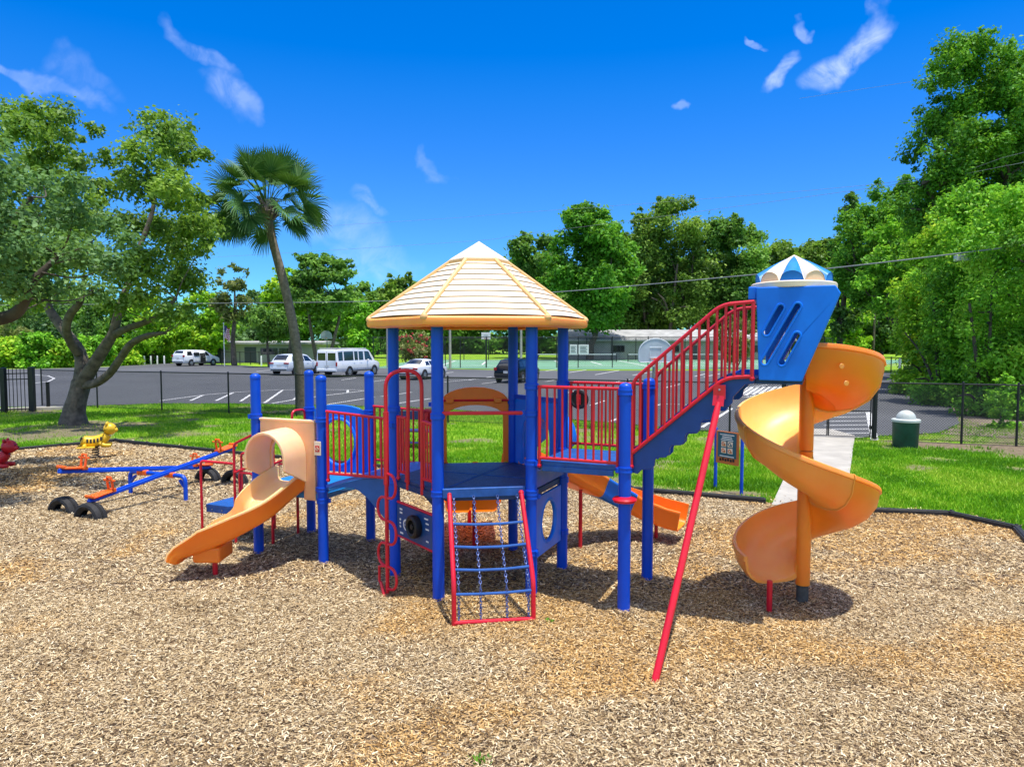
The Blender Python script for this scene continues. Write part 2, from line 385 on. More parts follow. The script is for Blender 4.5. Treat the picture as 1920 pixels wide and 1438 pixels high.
def post(p,top,cols,dome=True):
    m=MB()
    if dome:
        pr=[(0,-.1)]+[(PR,-.1),(PR,top-.05)]+[(PR*1.06,top-.05),(PR*1.06,top-.03)]+[(PR*1.06*cos(a),top-.03+.045*sin(a)) for a in (.3,.6,.9,1.2)]+[(0,top+.016)]
    else: pr=[(0,-.1),(PR,-.1),(PR,top),(0,top)]
    m.lathe(pr,(p.x,p.y,0),24)
    o=m.build('post',M['blue'],ps)
    for z in cols:
        c=MB(); c.lathe([(PR,z-.032),(PR+.012,z-.03),(PR+.014,z-.012),(PR+.011,z-.004),(PR+.011,z+.004),(PR+.014,z+.012),(PR+.012,z+.03),(PR,z+.032)],(p.x,p.y,0),20)
        a=random.random()*6; c.box((p.x+(PR+.015)*cos(a),p.y+(PR+.015)*sin(a),z),(.04,.03,.05),a)
        c.build('collar',M['blue'],o)
    return o
for p in (p1,p2): post(p,2.33,(ZL-.12,ZL+.02,1.80))
for p in (p3,p4): post(p,2.335,(ZL-.06,1.80))
post(h1,2.95,(Z1-.05,.62,1.98,1.80),False); post(h2,2.95,(Z1-.03,1.98),False); post(h3,2.95,(Z1-.04,ZR-.02,2.0,2.28,.52,1.12),False)
post(h4,2.95,(.5,1.12,ZR-.03,2.26),False); post(h5,2.95,(Z1-.04,1.98),False); post(h6,2.95,(Z1-.04,1.95),False)
sp=post(s1,2.33,(ZR-.02,2.25)); post(s2,2.33,(ZR-.02,2.25))
c=MB(); c.lathe([(PR,1.15),(PR+.05,1.16),(PR+.062,1.185),(PR+.05,1.2),(PR,1.215)],(s1.x,s1.y,0),24); c.build('collar',M['red'],sp)['label']='wide red ring collar'
c=MB(); c.box((p2.x-.01,p2.y-PR-.006,1.46),(.10,.008,.17)); st=c.build('sticker',M['ivory'],None,bevel=.012)
st.parent=[o for o in ps.children if o.name.startswith('post')][1]
c=MB(); c.box((p2.x-.01,p2.y-PR-.012,1.455),(.06,.006,.075)); c.build('warning_mark',M['red'],ps)
c=MB(); c.lathe([(.016,0),(.022,0),(.022,.004),(.016,.004)],(p2.x-.01,p2.y-PR-.016,1.455),14,axis=Matrix.Rotation(PI/2,3,'X')); c.bar((p2.x-.025,p2.y-PR-.018,1.44),(p2.x+.005,p2.y-PR-.018,1.47),.004,.004); c.build('warning_mark',M['ivory'],ps)

# decks
def deckplate(name,poly,z,th,mt,skirt=.07):
    m=MB(); m.plate([(p[0],p[1]) for p in poly],[],th,((0,0,z-th/2),(1,0,0),(0,1,0)))
    n=len(poly)
    for i in range(n):
        a=Vector((poly[i][0],poly[i][1],z-th-skirt/2+.004)); b=Vector((poly[(i+1)%n][0],poly[(i+1)%n][1],z-th-skirt/2+.004))
        k=(b-a).normalized(); m.bar(a+k*.05,b-k*.05,.03,skirt)
    return m.build(name,mt,ps,bevel=.008)
def shrink(poly,d):
    c=sum((Vector((p[0],p[1])) for p in poly),Vector((0,0)))/len(poly); o=[]
    for p in poly:
        v=Vector((p[0],p[1]))-c; o.append(c+v*(1-d/v.length))
    return o
ha=[h2,h3,h4,h5]; hb=[h5,h6,h1,h2]
deckplate('deck',[(h2.x+.006,h2.y+.02),(h3.x-.02,h3.y),(h4.x-.02,h4.y),(h5.x+.006,h5.y-.02)],Z1,.045,M['deck'])
deckplate('deck',[(h5.x-.006,h5.y-.02),(h6.x+.02,h6.y),(h1.x+.02,h1.y),(h2.x-.006,h2.y+.02)],Z1,.045,M['deck'])
m=MB()
m.box((.02,0,Z1+.003),(.012,1.86,.006))
for a,b in ((h6,h3),(h1,h4)):
    pass
m.bar(Vector((-.8,.0,Z1+.003)),Vector((-.03,.0,Z1+.003)),.008,.006); m.bar(Vector((.05,.0,Z1+.003)),Vector((.8,.0,Z1+.003)),.008,.006)
m.build('seam_strip',M['decklit'],ps)
deckplate('deck',[p1,p2,p4,p3],ZL,.045,M['skyplastic'])
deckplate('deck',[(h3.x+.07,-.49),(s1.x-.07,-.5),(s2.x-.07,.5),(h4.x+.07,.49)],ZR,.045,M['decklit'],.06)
m=MB()      # riser between hex deck and right deck
m.plate([(-.42,Z1),(.42,Z1),(.42,ZR-.05),(-.42,ZR-.05)],[],.02,((h3.x+.03,0,0),(0,1,0),(0,0,1))); m.build('riser',M['blue'],ps)

# roof
RR=1.245; ze,zc,za=2.90,3.63,3.87
roof=MB(); NS=10
def rp(k,f,dz=0):    # corner k at fraction f from eave to apex
    a=R(210+60*k); r=RR*(1-f); return Vector((r*cos(a),r*sin(a),ze+.10+(za-ze-.10)*f+dz))
ftop=.76
for k in range(6):
    for i in range(NS):
        f0=ftop*i/NS; f1=ftop*(i+1)/NS
        row=[]
        for q in range(9):       # each plank lip bows slightly
            t=q/8; bow=.012*sin(PI*t)*(1-i/NS)
            lo=rp(k,f0,.014).lerp(rp(k+1,f0,.014),t); hi=rp(k,f1,0).lerp(rp(k+1,f1,0),t); hi.z+=bow; lo.z+=bow; li=rp(k,f0,0).lerp(rp(k+1,f0,0),t); li.z+=bow
            row.append((li,lo,hi))
        for q in range(8):
            a,b=row[q],row[q+1]
            roof.add([a[1],b[1],b[2],a[2]],[(0,1,2,3)],0); 
            if i: roof.add([a[0],b[0],b[1],a[1]],[(0,1,2,3)],1)
ro=roof.build('roof',[M['ivory'],M['bark'] if False else mat('roof_groove',(.42,.30,.18),.7)],ps,smooth=20)
for k in range(6):
    r_=MB(); a=R(210+60*k); pts=[rp(k,f,.012) for f in (0,.2,.4,.6,ftop)]
    r_.tube([pts[0]-Vector((0,0,.05))]+pts,.024,8); r_.ball(pts[0]-Vector((cos(a),sin(a),0))*.005+Vector((0,0,-.02)),(.042,.042,.04),12); r_.build('rib',M['roofrib'],ro)
e=MB()          # eave band, rounded, open below
prof=[(-.05,.105),(.0,.105),(.022,.085),(.028,.05),(.02,.015),(-.01,0),(-.09,-.005),(-.09,.02),(-.03,.03),(-.03,.08)]
ring=[]
for k in range(6):
    a=R(210+60*k); ring.append([Vector(((RR+x*1.15)*cos(a),(RR+x*1.15)*sin(a),ze+y)) for x,y in prof])
vs=[p for r in ring for p in r]; n=len(prof)
e.add(vs,[(k*n+j,((k+1)%6)*n+j,((k+1)%6)*n+(j+1)%n,k*n+(j+1)%n) for k in range(6) for j in range(n)])
e.build('eave_band',M['orangefade'],ro,bevel=.006)
cpm=MB(); vs=[rp(k,ftop-.035,.045) for k in range(6)]+[rp(k,ftop-.035,.005) for k in range(6)]+[Vector((0,0,za+.02))]
cpm.add(vs,[(k,(k+1)%6,12) for k in range(6)]+[(k+6,(k+1)%6+6,(k+1)%6,k) for k in range(6)],0)
cp=cpm.build('roof_cap',M['ivory'],ro,bevel=.008)
e=MB()
for k in range(6): e.bar(rp(k,ftop-.033,.006),rp(k+1,ftop-.033,.006),.03,.04)
e.build('cap_band',M['roofrib'],ro)
u=MB(); vs=[rp(k,.03,-.03) for k in range(6)]+[Vector((0,0,za-.1))]; u.add(vs,[(k,(k+1)%6,6) for k in range(6)]); u.build('roof_lining',M['roofrib'],ro,smooth=0)

# rails
def rail(a,b,z0a,z0b,z1a,z1b,n,name='guard_rail',r=.017,rb=.0125,posts=True,foot=.1):
    m=MB(); a=Vector(a);b=Vector(b)
    P=lambda t,z:Vector((a.x+(b.x-a.x)*t,a.y+(b.y-a.y)*t,z))
    L=(b-a).length; lo=lambda t:z0a+(z0b-z0a)*t; hi=lambda t:z1a+(z1b-z1a)*t
    m.tube([P(-.02,hi(0)),P(1.02,hi(1))],r); m.tube([P(0,lo(0)),P(1,lo(1))],r)
    for t in (0,1):
        if posts: m.tube([P(t,lo(t)-foot),P(t,hi(t))],r); m.ball(P(t,lo(t)-foot+.02),.026,8)
    for i in range(1,n): t=i/n; m.tube([P(t,lo(t)),P(t,hi(t))],rb,8,False)
    return m.build(name,M['red'],ps)
rail((.95,-.52),(1.785,-.52),1.54,1.54,2.28,2.28,10)
rail((.95,.5),(1.785,.5),1.56,1.56,2.27,2.27,10)
rail((-1.80,-.47),(-.93,-.50),1.16,1.18,1.91,1.86,10)
rail((-1.86,.60),(-.95,.52),1.16,1.18,1.88,1.86,10)
d_=(h2-h1); 
rail(h1+d_*.10,h1+d_*.30,1.28,1.28,1.90,1.90,3)
rail(h1+d_*.66,h1+d_*.90,1.28,1.28,1.90,1.88,4)
# front safety bar, handhold loops on left deck
m=MB(); m.tube([h2+Vector((.05,0,2.01)),h3+Vector((-.05,0,2.0))],.02); m.build('safety_bar',M['red'],ps)
def hoop(name,a,b,z0,z1,r=.017,mt='red'):
    a=Vector(a);b=Vector(b)
    m=MB(); m.tube(fillet([(a.x,a.y,z0),(a.x,a.y,z1),(b.x,b.y,z1),(b.x,b.y,z0)],.08),r); return m.build(name,M[mt],ps)
hoop('handhold',(-3.0,.56),(-3.0,.30),.95,1.80); 
# steering wheels
for (x,y,z,mt) in ((1.06,.46,2.08,'black'),(-.98,.50,1.78,'redplastic')):
    w=MB(); q=Matrix.Rotation(PI/2,3,'X')
    pr=[(.09+.025*cos(t),.025*sin(t)) for t in np.linspace(0,2*PI,9)]
    w.lathe(pr,(x,y,z),20,axis=q); w.lathe([(0,.012),(.10,.01),(.10,-.01),(0,-.012)],(x,y,z),18,axis=q)
    w.build('steering_wheel',M[mt],ps)
    w=MB(); w.box((x,y-.02,z),(.05,.02,.12)); w.lathe([(0,.03),(.02,.03),(.02,0)],(x,y-.01,z),10,axis=q); w.build('wheel_bracket',M['red'],ps)

# bridge between left deck and hexagon, arched skirts below
br=[]; NSB=16
for i in range(NSB+1):
    t=i/NSB; s=p2.x+.03+(h1.x-p2.x-.03)*t
    br.append((s,1.0+.16*min(1,t*1.35)+.05*sin(PI*t)))
m=MB(); vs=[]
for (s,z) in br:
    t=(s-p2.x)/(h1.x-p2.x); t0=-.44-.05*t; t1=.60-.10*t
    vs+= [(s,t0,z),(s,t1,z),(s,t1,z-.04),(s,t0,z-.04)]
m.add(vs,[(i*4+j,i*4+(j+1)%4,i*4+4+(j+1)%4,i*4+4+j) for i in range(NSB) for j in range(4)]+[(0,1,2,3),(NSB*4+3,NSB*4+2,NSB*4+1,NSB*4)])
m.build('bridge_deck',mat('bridge_plastic',(.06,.13,.55),.35,.1,4),ps)
for tt in (-.44,.56):
    up=[(s,z-.045) for s,z in br]; lo=[]
    for i in range(13):
        t=i/12; s=p2.x+.03+(h1.x-.0-p2.x-.03)*t; z=1.0-.05+.06*sin(PI*min(1,t*1.3)) - (.42*max(0,(t-.42)/.58)**1.5); lo.append((s,z))
    m=MB(); m.plate(up+lo[::-1],[],.035,((0,tt,0),(1,0,0),(0,0,1))); m.build('arch_skirt',mat('arch_plastic',(.008,.10,.38),.4) if tt<0 else bpy.data.materials['arch_plastic'],ps,bevel=.006)
# round hole panel at the back of the left deck
def circ(cx,cy,r,n=28,ry=None): return [(cx+r*cos(2*PI*i/n),cy+(ry or r)*sin(2*PI*i/n)) for i in range(n)]
def ringtube(frame,cx,cy,r,tr,name,mt,ry=None,par=None):
    o,x,y=[Vector(v) for v in frame]; m=MB()
    m.tube([o+x*p[0]+y*p[1] for p in circ(cx,cy,r,32,ry)],tr,8,closed=True); return m.build(name,M[mt],par or ps)
fr=(Vector((0,.62,0)),Vector((1,0,0)),Vector((0,0,1)))
m=MB(); m.plate([(-2.87,.95),(-2.03,.95),(-2.03,1.78)]+[(-2.45+.42*cos(R(a)),1.78+.10*sin(R(a))) for a in range(20,180,20)]+[(-2.87,1.78)],[circ(-2.45,1.37,.27,32,.31)],.04,fr)
pn=m.build('crawl_panel',M['blueplastic'],ps,bevel=.008); ringtube((fr[0]+Vector((0,-.03,0)),fr[1],fr[2]),-2.45,1.37,.285,.022,'ring_rim','blueplastic',.325,pn)
# blue slide behind that panel
def channel(w,H,th=.025,floor_r=.06,lip=.035,base=0):
    o=[(-w-lip,H-.01),(-w-lip+.008,H+.012),(-w,H+.014)]
    for a in (180,210,240,270): o.append((-w+floor_r+floor_r*cos(R(a)),base+floor_r+floor_r*sin(R(a))))
    for a in (270,300,330,360): o.append((w-floor_r+floor_r*cos(R(a)),base+floor_r+floor_r*sin(R(a))))
    o+=[(w,H+.014),(w+lip-.008,H+.012),(w+lip,H-.01),(w+lip-.006,H-.03),(w+th,H-.035)]
    for a in (360,330,300,270): o.append((w-floor_r+(floor_r+th)*cos(R(a)),floor_r+(floor_r+th)*sin(R(a))))
    for a in (270,240,210,180): o.append((-w+floor_r+(floor_r+th)*cos(R(a)),floor_r+(floor_r+th)*sin(R(a))))
    o+=[(-w-th,H-.035),(-w-lip+.006,H-.03)]
    return o
def slideframes(path):
    rs=[];us=[]
    for i in range(len(path)):
        t=path[min(i+1,len(path)-1)]-path[max(i-1,0)]; r=Vector((t.y,-t.x,0)).normalized(); rs.append(r); u=r.cross(t.normalized()); us.append(u)
    return rs,us
# left slide with hood
sl=empty('slide',(0,0,0)); sl.parent=ps; sl['label']='short curved slide with hooded peach entrance panel'
A0=Vector((-2.44,-.40,ZL)); E=W2L((-3.73,8.22,.30))
path=bez(A0,A0+Vector((0,-.62,-.16)),E+Vector((.72,.30,.24)),E,26)
path=[A0+Vector((0,.08,0))]+path
td_=(path[-1]-path[-2]); td_.z=0; td_.normalize()
path+=[path[-1]+td_*.05+Vector((0,0,-.012)),path[-1]+td_*.09+Vector((0,0,-.04)),path[-1]+td_*.115+Vector((0,0,-.085))]
rs,us=slideframes(path); H_=[.20]*len(path)
prof=[channel(.245+.006*max(0,i-len(path)+5),.225 if i<len(path)-7 else .225-.022*(i-len(path)+7),base=.055) for i in range(len(path))]
m=MB(); m.sweep(prof,path,rs,us,inner=(0,13)); m.build('chute',[M['orange'],M['peachlit']],sl,smooth=40)  # inside and rims get the painted sunlit tint, outside stays plain orange
m=MB(); e1=path[-4]; tdir=(path[-4]-path[-6]).normalized(); tdir.z=0; tdir.normalize(); rr=rs[-1]
q=Matrix((tdir,rr,Vector((0,0,1)))).transposed()
if q.determinant()<0: q=Matrix((tdir,-rr,Vector((0,0,1)))).transposed()
m.box(e1-tdir*.22+Vector((0,0,.0)),(.32,.40,.19),ax=q); m.build('run_out_foot',M['orange'],sl,bevel=.035,bseg=3)
m=MB(); m.tube([e1-tdir*.24+Vector((0,0,-.1)),e1-tdir*.24-Vector((0,0,e1.z+.05))],.03); m.build('leg',M['red'],sl)
# panel with arched opening
x0,x1=-2.86,-2.01; zb,zt=.80,1.775; cx=-2.44
ol=[(x0,zb),(cx-.25,zb),(cx-.25,1.36)]+[(cx+.25*cos(R(a)),1.36+.22*sin(R(a))) for a in range(165,0,-15)]+[(cx+.25,1.36),(cx+.25,zb),(x1,zb),(x1,zt),(x0,zt)]
m=MB(); m.plate(ol,[],.05,((0,-.43,0),(1,0,0),(0,0,1))); m.build('entrance_panel',M['peach'],sl,bevel=.012)
m=MB(); m.bar((x0-.01,-.43,zt),(x1+.01,-.43,zt),.075,.03); m.build('panel_lip',M['cream'],sl,bevel=.01)
# hood: arched shell, its lower front corners cut away
m=MB(); NA=22; LH=6; vs=[]; hw=.30
for s_,rad in ((0,0),(1,-.035)):
    for i in range(LH+1):
        f=i/LH; y=-.455-.40*f
        for j in range(NA+1):
            t=j/NA; 
            if t<.25: px_,pz=-hw,(1.02+.22*f)+(1.36-1.02-.22*f)*(t/.25)
            elif t>.75: px_,pz=hw,(1.02+.22*f)+(1.36-1.02-.22*f)*((1-t)/.25)
            else: a=PI*(1-(t-.25)/.5); px_,pz=hw*cos(a),1.36+.33*sin(a)
            k=1+(.05*f) ; dz=-.02*f
            if t<.25 or t>.75: px_*= (hw+rad)/hw
            else: px_*=(hw+rad)/hw; pz=1.36+(pz-1.36)*(.33+rad)/.33
            vs.append((cx+px_*k,y,pz+dz))
n=NA+1; o2=(LH+1)*n; fs=[]
for i in range(LH):
    for j in range(NA):
        a=i*n+j; fs.append((a,a+1,a+n+1,a+n)); fs.append((a+o2,a+n+o2,a+n+1+o2,a+1+o2))
for j in range(NA): a=LH*n+j; fs.append((a,a+1,a+1+o2,a+o2)); fs.append((j,j+o2,j+1+o2,j+1))
for i in range(LH):
    for j in (0,NA): a=i*n+j; fs.append((a,a+n,a+n+o2,a+o2))
m.add(vs,fs); m.build('hood',M['cream'],sl,smooth=50,bevel=.01)

# transfer steps at the far left
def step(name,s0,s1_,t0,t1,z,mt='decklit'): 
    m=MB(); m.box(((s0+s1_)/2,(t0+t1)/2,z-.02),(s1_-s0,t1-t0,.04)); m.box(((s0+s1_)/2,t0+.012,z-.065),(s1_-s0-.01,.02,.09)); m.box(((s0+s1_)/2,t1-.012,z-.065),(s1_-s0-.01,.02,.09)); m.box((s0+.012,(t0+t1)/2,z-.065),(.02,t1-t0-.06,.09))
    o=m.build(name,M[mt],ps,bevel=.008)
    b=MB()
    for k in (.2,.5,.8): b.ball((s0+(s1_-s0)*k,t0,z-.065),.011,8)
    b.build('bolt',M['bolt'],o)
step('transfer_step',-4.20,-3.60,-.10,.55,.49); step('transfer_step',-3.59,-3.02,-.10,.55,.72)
for t in (-.11,.56):
    m=MB(); m.plate([(-3.60,.45),(-3.02,.62),(-2.99,.93),(-3.25,.80),(-3.62,.52)],[],.025,((0,t,0),(1,0,0),(0,0,1))); m.build('side_skirt',M['deck'],ps)
for t,in ((-.15,),(.60,)):
    m=MB(); r=.018
    m.tube(fillet([(-4.22,t,-.05),(-4.22,t,1.10),(-3.61,t,1.10)],.06),r); m.tube(fillet([(-3.61,t,-.05),(-3.61,t,1.37),(-3.02,t,1.62)],.06),r)
    m.tube([(-3.61,t,.98),(-3.02,t,1.20)],r); m.tube(fillet([(-3.52,t,.5),(-3.52,t,.99),(-3.28,t,.99),(-3.28,t,.72)],.05),r)
    m.build('hand_rail',M['red'],ps)
for x,y in ((-3.1,.0),(-3.1,.5)):
    m=MB(); m.tube([(x,y,-.05),(x,y,.66)],.02); m.build('step_leg',M['red'],ps)

# serpentine climber with arched loop on the front left face
mid=(h1+h2)/2; nrm=mid.normalized(); tan=(h2-h1).normalized(); pp=mid+nrm*.33-tan*.03
cl=empty('loop_climber',(0,0,0)); cl.parent=ps; cl['label']='red vertical climber with alternating looped rungs'
m=MB(); top=2.43
l1=mid-tan*.17; l2=mid+tan*.16
m.tube(fillet([(pp.x,pp.y,-.06),(pp.x,pp.y,top),(l2.x,l2.y,top+.02),(l2.x,l2.y,1.1)],.20,8),.021,12)
mm=(pp+l2)/2*.5+l1*.5
m.tube(fillet([(pp.x*.45+l2.x*.55,pp.y*.45+l2.y*.55,top+.012),(l1.x*.9+l2.x*.1,l1.y*.9+l2.y*.1,top-.02),(l1.x,l1.y,1.1)],.16,8),.021,12)
m.tube([(pp.x,pp.y,1.22),(pp.x,pp.y,2.0)],.03,12)
m.build('climber_pole',M['red'],cl)
side=(tan*.9+nrm*.45).normalized(); side=Vector((.93,-.36,0)).normalized()
zz=[1.34,1.08,.83,.58,.33,.09]; 
for i in range(5):
    sg=1 if i%2==0 else -1; a,b=zz[i],zz[i+1]; w=.165
    m=MB(); zc_=(a+b)/2; m.tube([pp+Vector((0,0,a))]+[pp+side*sg*(.035+(w-.035)*max(0,cos(t))**.75)+Vector((0,0,zc_+(a-b)/2*sin(t))) for t in np.linspace(PI/2,-PI/2,15)]+[pp+Vector((0,0,b))],.0155,8); m.build('rung',M['red'],cl)
m=MB(); m.tube([pp-side*.12+Vector((0,0,.12)),pp+side*.02+nrm*.05+Vector((0,0,.03)),pp+side*.16+nrm*.12-Vector((0,0,.06))],.018,8); m.tube([pp-side*.02+Vector((0,0,.33)),pp-side*.15+Vector((0,0,.3)),pp-side*.15+Vector((0,0,.14)),pp-side*.12+Vector((0,0,.12))],.0155,8); m.build('foot',M['red'],cl)

# chain ladder on the front face
cn=empty('chain_ladder',(0,0,0)); cn.parent=ps; cn['label']='sloping red framed net ladder with blue rungs and chains'
fm=(h2+h3)/2; fn=fm.normalized(); ft=(h3-h2).normalized()
BL=W2L((-.555,6.66,0)); BR=W2L((.21,6.80,0)); TL=fm-ft*.375+fn*.05; TR=fm+ft*.375+fn*.05
KL=BL+Vector((0,0,.42))-fn*.02; KR=BR+Vector((0,0,.42))-fn*.02
for (a,k,t) in ((BL,KL,TL),(BR,KR,TR)):
    m=MB(); m.tube(fillet([a-Vector((0,0,.06)),k,Vector((t.x,t.y,1.17))],.1),.024,12); m.ball((t.x,t.y,1.17),.03,10); m.build('side_rail',M['red'],cn)
m=MB(); m.tube([BL+Vector((0,0,.06)),BR+Vector((0,0,.045))],.022,12); m.build('bottom_bar',M['red'],cn)
m=MB(); m.bar(h2+Vector((.06,-.02,Z1-.02)),h3+Vector((-.06,-.02,Z1-.02)),.05,.10); m.build('deck_nosing',M['decklit'],ps,bevel=.01)
TLz=Vector((TL.x,TL.y,1.15)); TRz=Vector((TR.x,TR.y,1.15))
def cpt(u,v):     # u across, v down the net
    a=TLz.lerp(TRz,u); k=KL.lerp(KR,u); b=BL.lerp(BR,u)+Vector((0,0,.05))
    L1=(k-a).length; L2=(b-k).length; f=v*(L1+L2)
    sag=Vector((0,0,-.035*sin(PI*v)))+fn*-.05*sin(PI*v)
    return (a.lerp(k,f/L1) if f<L1 else k.lerp(b,(f-L1)/L2))+sag*(sin(PI*u)**.5 if 0<u<1 else 0)
for v in (.235,.42,.60,.785):
    m=MB(); m.tube([cpt(0,v),cpt(.33,v),cpt(.67,v),cpt(1,v)],.0145,8); m.build('rung',mat('rung_paint',(.03,.12,.42),.35) if 'rung_paint' not in bpy.data.materials else bpy.data.materials['rung_paint'],cn)
def chain(pts_f,n,mt,par,rl=.021,rw=.0125,wr=.0042):
    m=MB()
    for i in range(n):
        a=pts_f((i)/n); b=pts_f((i+1)/n); c=(a+b)/2; t=(b-a).normalized(); 
        x=t.cross(Vector((0,0,1)) if abs(t.z)<.95 else Vector((1,0,0))).normalized(); y=t.cross(x)
        if i%2: x,y=y,x
        L=(b-a).length*.5+wr*1.2
        m.tube([c+t*L*cos(q)+x*rw*sin(q) for q in np.linspace(0,2*PI,9)[:-1]],wr,5,closed=True)
    return m.build('chain',mt,par)
for u in (.06,.335,.665,.94): chain(lambda v,u=u:cpt(u,v),44,M['chain'],cn)

# lower panels
def facepanel(a,b,z0,z1,inset=.09):
    o=a.copy(); x=(b-a).normalized(); L=(b-a).length
    return (Vector((o.x,o.y,0)),x,Vector((0,0,1))),inset,L-inset
f_,u0,u1=facepanel(h3,h4,0,0)
m=MB(); m.plate([(u0,.42),(u1,.42),(u1,1.08),(u0,1.08)],[circ((u0+u1)/2,.75,.23,36,.235)],.035,f_); bp=m.build('bubble_panel',M['blueplastic'],ps,bevel=.008)
ringtube(f_,(u0+u1)/2,.75,.235,.026,'ring_rim','blueplastic',.24,bp)
f_,u0,u1=facepanel(h1,h2,0,0,.08); o_,x_,y_=f_; nz=x_.cross(y_)
m=MB(); m.plate([(u0,.55),(u1,.55),(u1,.91),(u0,.91)],[],.03,f_); ap=m.build('activity_panel',M['teal'] if False else mat('panel_navy',(.01,.06,.22),.4),ps,bevel=.006)
m=MB(); 
for z in (.535,.925): m.tube([o_+x_*u0+y_*z,o_+x_*u1+y_*z],.016,8)
m.build('panel_edge',M['red'],ap)
m=MB(); q=Matrix((x_,y_,nz)).transposed(); cxy=o_+x_*.55+y_*.74
m.lathe([(.075,.02),(.075,.09),(.10,.10),(.125,.09),(.13,.06),(.12,.02)],cxy,24,axis=q); m.lathe([(0,.05),(.08,.05)],cxy,20,axis=q); m.lathe([(0,.09),(.03,.085),(.035,.05)],cxy,14,axis=q); m.build('drum',M['black'],ap)
m=MB(); w=nz*.018
m.lathe([(.045,.017),(.055,.02),(.065,.017)],o_+x_*.30+y_*.70,20,axis=q)
for (a,b,l,h) in ((.19,.86,.06,.02),(.19,.82,.06,.02),(.17,.70,.03,.02),(.17,.66,.03,.02),(.17,.74,.03,.02),(.2,.59,.07,.02),(.76,.86,.08,.015),(.78,.81,.06,.015),(.78,.75,.07,.015),(.78,.62,.05,.015),(.30,.70,.05,.01),(.3,.72,.012,.04)):
    m.box(o_+x_*a+y_*b+nz*.018,(l,h,.004),ax=q)
m.build('panel_marking',M['white'],ap)

# rear slide: wide chute seen under the deck, arch over its entrance
rsl=empty('rear_slide',(0,0,0)); rsl.parent=ps; rsl['label']='wide orange slide leaving the back of the hexagonal deck'
fmid=(h5+h6)/2 if False else (h5+h6)/2
# the back face lies between the two rear posts
bmid=(h5+h6)/2; bn=bmid.normalized(); bt=(h5-h6).normalized()
pth=[bmid-bn*.02+Vector((0,0,Z1-.02)),bmid+bn*.10+Vector((0,0,Z1-.06))]+bez(bmid+bn*.16+Vector((0,0,Z1-.12)),bmid+bn*.28+Vector((0,0,.60)),bmid+bn*.50+Vector((0,0,.29)),bmid+bn*1.5+Vector((0,0,.27)),14)
rs,us=slideframes(pth); m=MB(); 
op=[(-.395,.10),(-.40,.13),(-.385,.155),(-.365,.15),(-.36,.06)]+[(-.30+.06*cos(R(a)),.06+.06*sin(R(a))) for a in (200,230,270)]+[(-.05,0),(-.03,.03),(.03,.03),(.05,0)]+[(.30+.06*cos(R(a)),.06+.06*sin(R(a))) for a in (270,310,340)]+[(.36,.06),(.365,.15),(.385,.155),(.40,.13),(.395,.10)]
n=len(op); m.add([p+r_*x+u_*y for p,r_,u_ in zip(pth,rs,us) for x,y in op],[(i*n+j,i*n+j+1,(i+1)*n+j+1,(i+1)*n+j) for i in range(len(pth)-1) for j in range(n-1)]); m.build('chute',M['glow'],rsl,smooth=40)
m=MB(); m.tube([bmid+bn*1.4+Vector((0,0,-.05)),bmid+bn*1.4+Vector((0,0,.26))],.03); m.build('leg',M['red'],rsl); m=MB(); m.tube([bmid+bn*.3+Vector((0,0,-.05)),bmid+bn*.3+Vector((0,0,.62))],.022); m.build('leg',M['red'],rsl)
fr=(Vector((h6.x,h6.y,0)),bt,Vector((0,0,1))); L=(h5-h6).length
ol=[(.07,Z1),(.13,Z1)]+[(.13,1.80)]+[(L/2+(L/2-.13)*cos(R(a)),1.80+.14*sin(R(a))) for a in range(160,10,-15)]+[(L-.13,1.80),(L-.13,Z1),(L-.06,Z1),(L-.06,1.98)]+[(L/2+(L/2-.06)*cos(R(a)),1.98+.19*sin(R(a))) for a in range(15,175,15)]+[(.07,1.98)]
ol=[p for i,p in enumerate(ol) if i==0 or (abs(p[0]-ol[i-1][0])+abs(p[1]-ol[i-1][1]))>1e-4]
m=MB(); m.plate(ol,[],.05,fr); ao=m.build('entrance_arch',M['archorange'],rsl,bevel=.01)
m=MB(); o_=fr[0]; nzb=bt.cross(Vector((0,0,1)))
for u in (.17,L-.2):
    m.box(o_+bt*u+Vector((0,0,2.0))+nzb*.04,(.10,.06,.07),ax=Matrix((bt,nzb,Vector((0,0,1)))).transposed())
m.build('clamp',M['archorange'],ao,bevel=.015)
m=MB(); m.tube([o_+bt*.05+Vector((0,0,2.0))+nzb*.03,o_+bt*(L-.05)+Vector((0,0,2.0))+nzb*.03],.014,8); m.build('arch_bar',M['red'],ao)

# curved slide from the right rear face, orange and blue sections
cs=empty('curved_slide',(0,0,0)); cs.parent=ps; cs['label']='low curved slide in alternating orange and blue sections'
rm=(h4+h5)/2; rn=rm.normalized(); rt=(h4-h5).normalized()
pW=[W2L((.30,8.80,1.16)),W2L((.42,8.97,1.10)),W2L((.72,9.28,.90)),W2L((1.12,9.60,.66)),W2L((1.58,9.74,.44)),W2L((2.0,9.66,.30)),W2L((2.3,9.52,.24))]
pth=crom(pW,7); rs,us=slideframes(pth); pr=channel(.25,.25)
cuts=[(0,20,'orange'),(20,28,'blueplastic'),(28,len(pth)-1,'orange')]
for a,b,mt in cuts:
    m=MB(); m.sweep(pr,pth[a:b+1],rs[a:b+1],us[a:b+1]); m.build('chute_section',M[mt],cs,smooth=40)
for p,z in ((W2L(gp(1088,1030)),.80),(W2L(gp(1230,1012)),.32)):
    m=MB(); m.tube([(p.x,p.y,-.05),(p.x,p.y,z)],.026); m.build('leg',M['red'],cs)
fr=(Vector((h4.x,h4.y,0)),(h5-h4).normalized(),Vector((0,0,1)))
